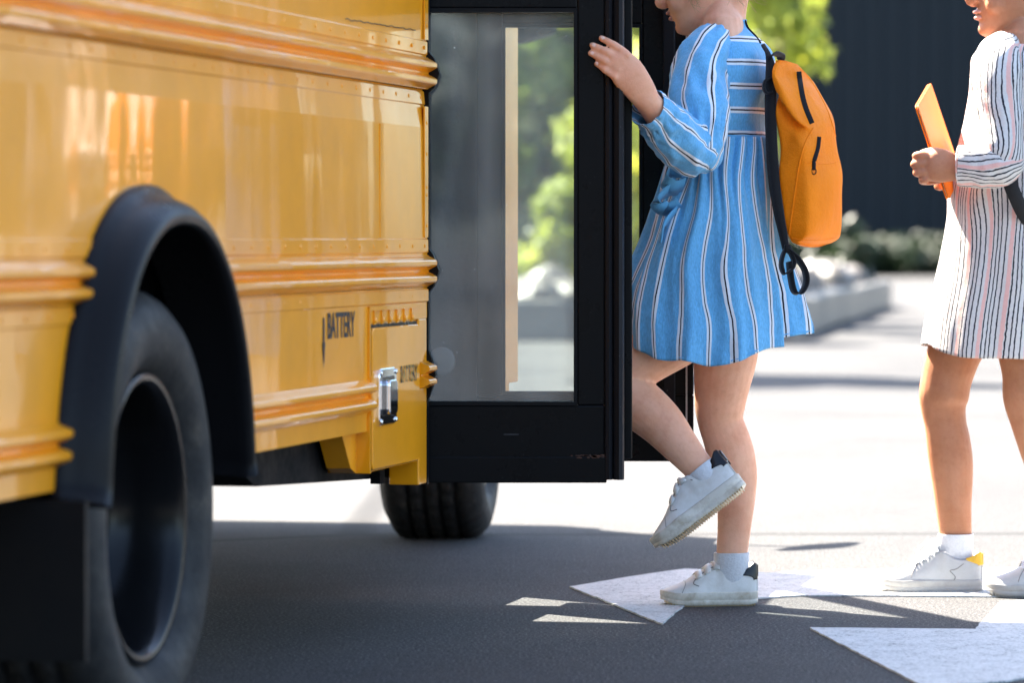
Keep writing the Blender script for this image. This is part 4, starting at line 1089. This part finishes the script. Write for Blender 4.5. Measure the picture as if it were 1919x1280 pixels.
pm = MB(); pm.tube([pl, pl + Vector((0, -.002, -.012))], [(.0045, .003), (.004, .002)], 8, 2)
ringp = [pl + Vector((.0045*math.cos(a), -.003, -.018+.006*math.sin(a))) for a in np.linspace(0, 2*math.pi, 17)]
pm.tube(ringp, [.0014]*17, 6, 1, cap=False); pm.build('zip_pull', ZIP, z1 or bp, True)
def piping(px, r=.0017):
    pth = on_path(tb, px, .0005, 8)
    if len(pth) > 3: MB().tube(pth, [r]*len(pth), 6, 1).build('piping', ORANGE, bp, True)
piping([(1479, 442), (1481, 420), (1488, 370), (1497, 310), (1508, 270), (1524, 240)])
piping([(1507, 303), (1530, 306), (1555, 306), (1574, 301)], .0009)
piping([(1584, 440), (1588, 400), (1588, 350), (1582, 300)], .0014)
piping([(1484, 446), (1510, 450), (1545, 449), (1575, 443)], .0013)
piping([(1498, 126), (1520, 150), (1548, 200), (1566, 255), (1575, 300)], .0014)
# shoulder strap against the dress, grab loop, buckle and hanging strap ends
sp = [(1430, 84, 8.44), (1441, 105, 8.41), (1445, 140, 8.40), (1444, 200, 8.40), (1446, 270, 8.40), (1450, 330, 8.40), (1458, 390, 8.395), (1468, 440, 8.395), (1474, 470, 8.39)]
ribbon(spline([P(*p) for p in sp], 6), Vector((1, -.5, 0)), [.008 + .015*sstep(2, 14, i)*(1-.6*sstep(30, 48, i)) for i in range(49)], .007).build('shoulder_strap', WEB, bp, True)
ribbon(spline([P(*p) for p in ((1441, 108, 8.40), (1452, 100, 8.42), (1464, 104, 8.45), (1462, 112, 8.47))], 6), Vector((.3, -1, .3)), .016, .004).build('grab_loop', WEB, bp, True)
ribbon(spline([P(*p) for p in ((1445, 146, 8.395), (1434, 150, 8.39), (1431, 162, 8.39), (1436, 173, 8.39), (1446, 172, 8.395))], 6), Vector((.2, -1, .1)), .012, .004).build('keeper_loop', WEB, bp, True)
ribbon(spline([P(*p) for p in ((1475, 462, 8.385), (1467, 478, 8.38), (1464, 497, 8.375), (1470, 512, 8.37), (1482, 506, 8.37), (1488, 492, 8.375), (1482, 474, 8.38), (1478, 463, 8.385))], 6), Vector((.5, -1, .1)), .016, .003).build('strap_end', WEB, bp, True)
ribbon(spline([P(*p) for p in ((1478, 470, 8.38), (1494, 484, 8.375), (1508, 506, 8.37), (1511, 530, 8.37), (1500, 549, 8.37), (1488, 545, 8.37), (1482, 520, 8.375), (1479, 490, 8.38))], 6), Vector((.6, -1, .1)), .020, .003).build('strap_end', WEB, bp, True)
MB().box(P(1470, 474, 8.372), P(1481, 458, 8.386), .002).build('buckle', ZIP, bp, True)

# ================================================================== child in the striped linen dress
cfoot = G(1760, 1112)
kid = thing('person', 'child in a white striped linen dress holding an orange folder', 'person', (cfoot.x, cfoot.y, 0))
DK = 8.95; H2 = .195
hf2 = Vector((-.985, -.12, -.09))
mb = MB()
T2, rot2 = head_shells(mb, P(1912, 61, DK), hf2, Vector((0, 0, 1)), H2)
mb.tube([P(1925, 130, DK), P(1924, 85, DK), P(1926, 40, DK), P(1930, 0, DK)], [.052, .046, .044, .046], 18, 4, up=(0, 1, 0))
mb.tube([P(1905, 120, DK), P(1903, 180, DK), P(1896, 300, DK), P(1885, 430, DK), P(1878, 520, DK), P(1868, 580, DK)], [(.115, .055), (.105, .062), (.085, .06), (.09, .068), (.10, .075), (.09, .07)], 20, 4, up=(1, 0, 0))
lg = [(1812, 560, 9.02, .074), (1798, 630, 9.01, .067), (1787, 665, 9.0, .0590), (1774, 710, 9.0, .0550), (1769, 742, 9.0, .0545), (1768, 765, 9.0, .0490), (1772, 795, 9.0, .0455), (1777, 825, 9.0, .0475), (1782, 865, 9.0, .0478), (1785, 905, 9.0, .0440), (1787, 950, 9.0, .0390), (1790, 990, 9.0, .0360), (1791, 1020, 9.0, .0340), (1790, 1050, 9.0, .028), (1788, 1080, 9.0, .02)]
mb.tube([P(u, v, d) for u, v, d, r in lg], [(r, r*(.92 if r > .05 else .74 if r < .037 else .84)) for *_, r in lg], 22, 4, up=(0, 1, 0))
lg = [(1905, 560, 8.90, .074), (1918, 640, 8.89, .062), (1925, 700, 8.88, .054), (1925, 745, 8.88, .052), (1935, 790, 8.88, .047), (1955, 850, 8.88, .047), (1972, 910, 8.88, .041), (1985, 980, 8.88, .035), (1990, 1030, 8.88, .030), (1990, 1070, 8.88, .022)]
mb.tube([P(u, v, d) for u, v, d, r in lg], [(r, r*(.92 if r > .05 else .74 if r < .037 else .84)) for *_, r in lg], 22, 4, up=(0, 1, 0))
mb.ell(P(1765, 1085, 9.0), (.05, .022, .018)); mb.ell(P(1960, 1092, 8.88), (.05, .022, .018))
# left arm, hand closed on the folder's near edge
arm = [(1868, 130, 8.82, .040), (1880, 220, 8.78, .036), (1882, 300, 8.75, .033), (1850, 312, 8.75, .033), (1815, 313, 8.755, .030), (1792, 313, 8.76, .028)]
mb.tube([P(u, v, d) for u, v, d, r in arm], [r for *_, r in arm], 16, 5, up=(0, 1, 0))
mb.tube([P(1796, 313, 8.758), P(1772, 312, 8.752), P(1752, 311, 8.752), P(1742, 311, 8.757)], [(.0275, .019), (.0335, .018), (.0340, .018), (.029, .015)], 18, 5, up=(0, 1, 0))
for k, (va, ub) in enumerate(((289, 1711), (305, 1708), (321, 1712), (336, 1722))):
    r = (.0080, .0082, .0080, .0072)[k]
    mb.tube([P(1748, lerp(va, 311, .3), 8.757), P(1730+k*1.2, va+1, 8.752), P(ub+6, va+2, 8.760), P(ub+7, va+4, 8.778), P(ub+20, va+5, 8.798), P(ub+38, va+4, 8.796)], [r*1.05, r*1.1, r*1.02, r, r*.95, r*.85], 12, 5, up=(0, 0, 1))
mb.tube([P(1782, 296, 8.752), P(1764, 287, 8.755), P(1744, 284, 8.765), P(1727, 288, 8.778)], [.013, .0112, .0098, .0085], 12, 5, up=(0, 1, 0))
# right arm and hand under the folder
arm = [(1885, 130, 9.08, .040), (1880, 220, 9.12, .036), (1868, 300, 9.10, .032), (1820, 330, 9.02, .027), (1790, 338, 8.97, .024)]
mb.tube([P(u, v, d) for u, v, d, r in arm], [r for *_, r in arm], 16, 5, up=(0, 1, 0))
for k in range(4): mb.tube([P(1795, 330+k*6, 8.96), P(1772, 331+k*6, 8.925), P(1757, 334+k*5, 8.90), P(1762, 342+k*3, 8.885)], [.011, .0092, .0085, .0078], 10, 4)
body2 = link('body', remesh(mb, .0030, 5), SKIN2, kid, True)
lips(T2, rot2, H2, kid); eyes(T2, rot2, H2, kid)
hm = MB().ell(T2(-.04, 0, .68), (.50*H2, .42*H2, .41*H2), rot2, 28, 18); hm.tube([T2(-.40, 0, .6), T2(-.56, 0, .5), T2(-.60, 0, .2)], [.05, .045, .02], 12, 4); hm.build('hair', HAIR2, kid, True)
tk = [(66, 1921, 50, .052), (76, 1918, 56, .065), (88, 1910, 68, .105), (105, 1903, 78, .130), (130, 1902, 80, .140), (180, 1900, 82, .138), (270, 1893, 92, .136), (350, 1883, 103, .138), (430, 1881, 106, .144), (520, 1877, 117, .152), (600, 1868, 127, .16), (680, 1862, 133, .165)]
def linen(t, a):
    c, s = math.cos(a), math.sin(a)
    hem = 664 + 6*max(0, -s) - 18*max(0, -c)**2 + 2*math.sin(5*a)
    vpx = lerp(66, hem, t); cu, hwp, hd_ = smooth_tab(tk, vpx)
    fo = (.022*math.cos(6*a+.8+t) + .020*math.cos(10*a+2.2-t))*sstep(.3, .9, t) + .035*fold_noise(a, t*1.6, 21, 1.5)*sstep(.15, .4, t) + .012*noise.noise(Vector((a*6, t*14, 8)))*sstep(.1, .3, t)
    # drag folds from the raised arm
    fo += .028*math.sin(a*9 + t*16)*math.exp(-((t-.48)/.14)**2)
    k = 1+fo; col = sstep(84, 66, vpx)
    q = P(cu, vpx - 6*col*c, DK) + Vector((hwp/871*math.copysign(abs(c)**.9, c)*k, hd_*math.copysign(abs(s)**.92, s)*k, 0))
    return q, (a/6.283*19 + .22*math.sin(2*a+t*3)*t + .15*math.sin(t*9+a*4)*math.exp(-((t-.5)/.2)**2), t)
v, f, uv = ring_mesh(linen, 100, 220); ldress = mk('dress', v, f, LIN_V, kid, True, uv)
s_ = ldress.modifiers.new('t', 'SOLIDIFY'); s_.thickness = .002; s_.offset = -1
dress_keep = dress; dress = ldress
def sleeve2(path, seed, nst, uvo=0):
    o_, c_, r_ = sleeve(path, 8, seed, (), 'sleeve', .055, nst, uvo); o_.data.materials[0] = LIN_V; return o_, c_, r_
sleeve2([(1886, 84, 8.88, .032, .034), (1872, 104, 8.85, .046, .048), (1868, 140, 8.81, .051, .056), (1870, 190, 8.79, .0475, .052), (1876, 240, 8.77, .0445, .047), (1877, 278, 8.755, .044, .046), (1870, 305, 8.75, .040, .044), (1862, 318, 8.75, .030, .036)], 4.4, 6, .2)
sleeve2([(1903, 300, 8.77, .020, .024), (1890, 305, 8.76, .037, .040), (1870, 311, 8.752, .043, .046), (1845, 312, 8.75, .0435, .046), (1818, 311, 8.753, .0425, .044), (1797, 310, 8.757, .0415, .042)], 9.7, 6, .55)
sleeve2([(1905, 90, 9.02, .035, .035), (1890, 130, 9.07, .05, .05), (1882, 220, 9.12, .046, .046), (1872, 290, 9.10, .044, .044), (1835, 320, 9.04, .038, .038)], 1.7, 6)
MB().tube([P(1797.5-6*math.cos(q), 310+37*math.sin(q), 8.757-.042*math.cos(q)) for q in np.linspace(-1.5, 1.5, 13)], [.0016]*13, 6, 2).build('cuff_stitch', LIN_V, ldress, True)
dress = dress_keep
sock(kid, [(1791, 1001, 9.0), (1791, 1015, 9.0), (1791, 1040, 9.0), (1788, 1075, 9.0)], [(.0385, .030), (.0385, .030), (.038, .028), (.038, .023)])
sock(kid, [(1988, 1001, 8.88), (1990, 1040, 8.88), (1986, 1080, 8.88)], [(.038, .030), (.038, .028), (.038, .023)])
kh = G(1841, 1110); kh.z = .002
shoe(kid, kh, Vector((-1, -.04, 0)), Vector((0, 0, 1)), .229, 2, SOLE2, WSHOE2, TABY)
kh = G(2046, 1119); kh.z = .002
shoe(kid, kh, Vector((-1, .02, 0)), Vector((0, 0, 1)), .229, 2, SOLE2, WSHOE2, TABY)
# folder held edge-on
fa, fb = P(1717, 198, 8.76), P(1742, 155, 9.03)
fdn = (P(1776, 374, 8.80) - fa)
nrm = (fb-fa).cross(fdn).normalized()*.0035
pts = [fa, fa.lerp(fb, .06) + Vector((0, 0, .0)), fb, fb + fdn, fa + fdn]
def rquad(a, b, dn, r=.03):
    ux = (b-a); lx = ux.length; ux = ux/lx; ly = dn.length; uy = dn/ly; out = []
    for cx, cy, a0 in ((lx-r, r, -90), (lx-r, ly-r, 0), (r, ly-r, 90), (r, r, 180)):
        for k in range(6):
            q = math.radians(a0+90*k/5); out.append(a + ux*(cx+r*math.cos(q)) + uy*(cy+r*math.sin(q)))
    return out
fld = thing('folder', 'orange plastic folder gripped in front of the linen dress', 'folder', fa+fdn)
MB().prism(rquad(fa, fb, fdn, .012), -nrm*1.0, -nrm*.35).build('cover', FOLD, fld)
MB().prism(rquad(fa, fb, fdn, .012), nrm*.35, nrm*1.0).build('cover', FOLD, fld)
MB().prism(rquad(fa+fdn*.03+(fb-fa)*.03, fb+fdn*.03, fdn*.94, .004), -nrm*.33, nrm*.33).build('paper_stack', mat('paper_white', (.8, .8, .78), .8), fld)
# her backpack: strap under the arm, pack behind her
bk2 = thing('backpack', 'black-strapped backpack of the child in the linen dress, mostly out of view', 'backpack', P(2010, 430, 8.9))
ribbon(spline([P(*p) for p in ((1898, 84, 8.79), (1884, 110, 8.755), (1915, 250, 8.80), (1886, 322, 8.755), (1900, 362, 8.765), (1925, 410, 8.80), (1960, 440, 8.84))][3:], 6), Vector((1, 0, .55)), .030, .005).build('shoulder_strap', WEB, bk2, True)
MB().box(P(2000, 430, 8.80), P(2110, 130, 9.08), .03).build('pack_body', m_cloth('dark_pack', (.02, .02, .025), .7, 300, .2), bk2, True)

# ------------------------------------------------------------------ background
def m_leaf(name, col, tr=.35):
    m = bpy.data.materials.new(name); m.use_nodes = True; n = N(m); b = n.b
    oi = n.node('ShaderNodeTexCoord'); nz = n.noise(oi.outputs['Object'], 1.3, 3, .6); n2 = n.noise(oi.outputs['Object'], 17, 1, .5)
    f_ = n.math('ADD', n.math('MULTIPLY', nz, .6), n.math('MULTIPLY', n2, .4))
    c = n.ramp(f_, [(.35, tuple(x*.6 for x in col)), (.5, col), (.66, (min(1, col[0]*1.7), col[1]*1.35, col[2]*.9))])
    n.link(c, b.inputs['Base Color']); b.inputs['Roughness'].default_value = .5
    t = m.node_tree; out = t.nodes['Material Output']; tl = t.nodes.new('ShaderNodeBsdfTranslucent'); n.link(c, tl.inputs[0])
    mx = t.nodes.new('ShaderNodeMixShader'); mx.inputs[0].default_value = tr; n.link(b.outputs[0], mx.inputs[1]); n.link(tl.outputs[0], mx.inputs[2]); n.link(mx.outputs[0], out.inputs[0])
    return m
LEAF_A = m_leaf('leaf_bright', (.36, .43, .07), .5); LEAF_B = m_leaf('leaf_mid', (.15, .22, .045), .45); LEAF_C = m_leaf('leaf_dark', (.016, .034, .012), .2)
BARK = m_cloth('bark', (.11, .085, .065), .9, 60, .6)
def foliage(name, clumps, per, size, material, parent, seed, flat=.6):
    rng = np.random.RandomState(seed); V = []; 
    for (c, r) in clumps:
        k = int(per); d = rng.normal(size=(k, 3)); d /= np.linalg.norm(d, axis=1)[:, None]
        rad = r*rng.uniform(.35, 1.0, k)**.6; p = np.array(c) + d*rad[:, None]*np.array((1, 1, .8))
        a = rng.normal(size=(k, 3)); a /= np.linalg.norm(a, axis=1)[:, None]
        nrm = d*.5 + rng.normal(size=(k, 3))*.5 + np.array((0, 0, flat)); nrm /= np.linalg.norm(nrm, axis=1)[:, None]
        a = np.cross(nrm, a); a /= np.linalg.norm(a, axis=1)[:, None] + 1e-9; b = np.cross(nrm, a)
        s = size*rng.uniform(.6, 1.3, k)[:, None]
        V.append(np.stack([p - a*s, p + b*s*.42 + nrm*s*.12, p + a*s, p - b*s*.42 + nrm*s*.12], 1).reshape(-1, 3))
    V = np.concatenate(V); n = len(V)//4
    me = bpy.data.meshes.new(name); me.vertices.add(len(V)); me.vertices.foreach_set('co', V.astype(np.float32).ravel())
    me.loops.add(n*4); me.loops.foreach_set('vertex_index', np.arange(n*4, dtype=np.int32)); me.polygons.add(n)
    me.polygons.foreach_set('loop_start', np.arange(0, n*4, 4, dtype=np.int32)); me.polygons.foreach_set('loop_total', np.full(n, 4, dtype=np.int32))
    me.update(); me.validate(); me.materials.append(material)
    o_ = bpy.data.objects.new(name, me); C.objects.link(o_); setp(o_, parent); return o_
def tree(loc, h, spread, base, nclump, per, size, material, seed, label, name='tree', cat='tree', group=None, trunk_r=.09, cr_=.5):
    rng = random.Random(seed); t = thing(name, label, cat, loc, 0, group); L = Vector(loc); m = MB()
    top = L + Vector((rng.uniform(-.2, .2)*spread*.3, 0, h*.8))
    m.tube([L + Vector((0, 0, -.05)), L.lerp(top, .4) + Vector((rng.uniform(-.1, .1), 0, 0)), top], [trunk_r, trunk_r*.75, trunk_r*.25], 10, 4)
    cl = []
    for k in range(nclump):
        a = rng.uniform(0, 6.283); rr = spread*math.sqrt(rng.random()); z = lerp(base, h, rng.random())
        shape = math.sin(math.pi*min(1, max(.12, (z-base)/(h-base)*.85+.12)))**.6
        c = L + Vector((math.cos(a)*rr*shape, math.sin(a)*rr*shape, z)); cl.append((tuple(c), cr_*rng.uniform(.6, 1.2)))
        if k % 2 == 0:
            st_ = L.lerp(top, min(.95, max(.15, (z-.3)/h))); m.tube([st_, st_.lerp(c, .5) + Vector((0, 0, .08)), c], [trunk_r*.35, trunk_r*.22, trunk_r*.08], 6, 3)
    m.build('trunk' if cat == 'tree' else 'stems', BARK, t, True)
    foliage('crown' if cat == 'tree' else 'foliage', cl, per, size, material, t, seed); return t
def gx(u, d): return (u-CXP)/FPX*d
# dark corrugated shed closing the view
navy = mat('navy_sheet_metal', (.012, .018, .023), rough=.55, spec=.3)
bd = thing('building', 'dark navy corrugated metal building across the far end of the yard', 'building', (6, 88, 0))
pitch = .45; per_sheet = 3; s0 = -9.0
prf = [(0, 0), (.16, 0), (.20, -.12), (.30, -.12), (.34, 0)]
sheet = None
for k in range(17):
    x0 = s0 + k*pitch*per_sheet
    if sheet is None:
        v = []
        for q in range(per_sheet):
            for a, b in prf: v.append((q*pitch+a, b))
        v.append((per_sheet*pitch, 0)); nn = len(v)
        vv = [(x, y, .15) for x, y in v] + [(x, y, 8.2) for x, y in v]
        o_ = mk('wall_sheet', vv, [(i, i+1, nn+i+1, nn+i) for i in range(nn-1)], navy, None, False); sheet = o_
    else:
        o_ = sheet.copy(); C.objects.link(o_)
    o_.location = (x0, 88, 0); setp(o_, bd)
x1 = s0 + 17*pitch*per_sheet
MB().box((s0, 88.1, 0), (x1, 100, 8.15)).box((s0-.1, 87.9, 0), (x1+.1, 88.08, .16)).build('wall_core', navy, bd)
MB().prism([(s0-.3, 87.6, 8.2), (s0-.3, 100.4, 8.2), (s0-.3, 94, 9.6)], (0, 0, 0), (x1-s0+.6, 0, 0)).build('roof', navy, bd)
# raised bed with a pale kerb, rocks and planting
conc = m_leather('pale_concrete', (.20, .19, .175), (.13, .12, .11)); soil = m_leather('gravel_soil', (.14, .115, .09), (.08, .065, .05)); rockm = m_leather('pale_rock', (.15, .135, .12), (.09, .08, .07))
poly = [Vector((-5, 31, 0)), Vector((1.95, 31, 0)), Vector((4.05, 46, 0)), Vector((-5, 50, 0))]
bed = thing('planting_bed', 'raised planting bed edged with pale kerb stones behind the bus', 'planting bed', (0, 38, 0))
MB().prism([p for p in poly], (0, 0, 0), (0, 0, .22)).build('soil', soil, bed)
blk = MB().box((-.245, -.15, 0), (.245, .15, .30), .02); proto = None
for a, b in ((poly[0], poly[1]), (poly[1], poly[2])):
    n = int((b-a).length/.5); dv = (b-a).normalized(); ang = math.atan2(dv.y, dv.x)
    for k in range(n):
        p = a + dv*(.25+k*.5)
        if proto is None: o_ = blk.build('kerb_stone', conc, None, False); proto = o_
        else: o_ = proto.copy(); C.objects.link(o_)
        o_.location = p + Vector((0, 0, random.uniform(-.015, .01))); o_.rotation_euler = (0, 0, ang + random.uniform(-.02, .02)); setp(o_, bed)
rk = None
random.seed(11)
rocks = [(gx(u, d), d) for u, d in ((1000, 32), (1030, 33), (1062, 32.4), (1075, 34), (990, 35), (1048, 36), (1020, 38), (1500, 36), (1540, 39), (1585, 42), (1470, 34), (1600, 44), (1440, 33), (1520, 41))]
for i, (x, y) in enumerate(rocks):
    m = MB(); m.ell((0, 0, .08), (.24, .2, .17), n=14, m=9); m.v = [p + p.normalized()*.07*noise.noise(p*5 + Vector((i, 0, 0))) for p in m.v]
    o_ = m.build('rock', rockm, None, False); s = random.uniform(.7, 1.35); o_.scale = (s, s, s); o_.location = (x, y, .20); o_.rotation_euler = (0, 0, random.random()*6)
    tag(o_, 'pale rounded rock lying in the raised planting bed', 'rock', 'pale rocks in the planting bed')
tree((gx(1290, 36), 36, .2), 4.6, 1.0, .5, 30, 190, .085, LEAF_A, 1, 'bright green leafy tree seen behind the child in blue', cr_=.42)
tree((gx(1445, 33), 33, .2), 4.0, .60, 1.95, 30, 75, .085, LEAF_A, 2, 'slim bright green tree whose leaves hang above the orange backpack', cr_=.28, trunk_r=.03)
tree((gx(1030, 40), 40, .2), 5.0, 1.25, .3, 36, 420, .085, LEAF_B, 3, 'leafy tree seen through the door glass', cr_=.5)
tree((gx(820, 42), 42, .2), 5.2, 1.4, .4, 34, 380, .09, LEAF_B, 4, 'leafy tree mostly hidden behind the bus', cr_=.5)
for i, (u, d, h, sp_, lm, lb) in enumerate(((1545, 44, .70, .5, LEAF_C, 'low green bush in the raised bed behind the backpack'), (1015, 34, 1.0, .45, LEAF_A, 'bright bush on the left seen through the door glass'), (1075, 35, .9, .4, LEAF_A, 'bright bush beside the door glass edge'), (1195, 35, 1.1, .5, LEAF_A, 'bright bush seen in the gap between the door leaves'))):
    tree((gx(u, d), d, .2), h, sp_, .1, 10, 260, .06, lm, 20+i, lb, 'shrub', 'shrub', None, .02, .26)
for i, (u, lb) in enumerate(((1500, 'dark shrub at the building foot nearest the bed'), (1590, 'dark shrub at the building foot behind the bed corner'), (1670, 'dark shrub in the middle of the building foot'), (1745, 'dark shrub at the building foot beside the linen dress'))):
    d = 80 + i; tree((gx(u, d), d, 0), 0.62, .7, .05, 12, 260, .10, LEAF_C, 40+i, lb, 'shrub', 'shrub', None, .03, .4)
# trees to the left and behind the viewer: they shade the yard and stand in the reflections
tree((-1.75, 25.4, 0), 6.4, .8, 5.3, 14, 1100, .09, LEAF_B, 60, 'tree beyond the bus whose crown shades the yard', cr_=.45)
tree((-1.9, 33.4, 0), 6.4, .9, 5.3, 14, 1100, .09, LEAF_B, 61, 'farther tree beyond the bus shading the yard', cr_=.45)
for i, (x, y) in enumerate(((-9, -34), (-4, -38), (1, -33), (6, -37), (11, -34), (24, 52), (31, 60), (18, 64))):
    tree((x, y, 0), 9, 2.6, 1.2, 36, 220, .22, LEAF_C, 70+i, 'tall dark tree at the edge of the yard, outside the picture', group='trees around the yard', cr_=1.2, trunk_r=.18)
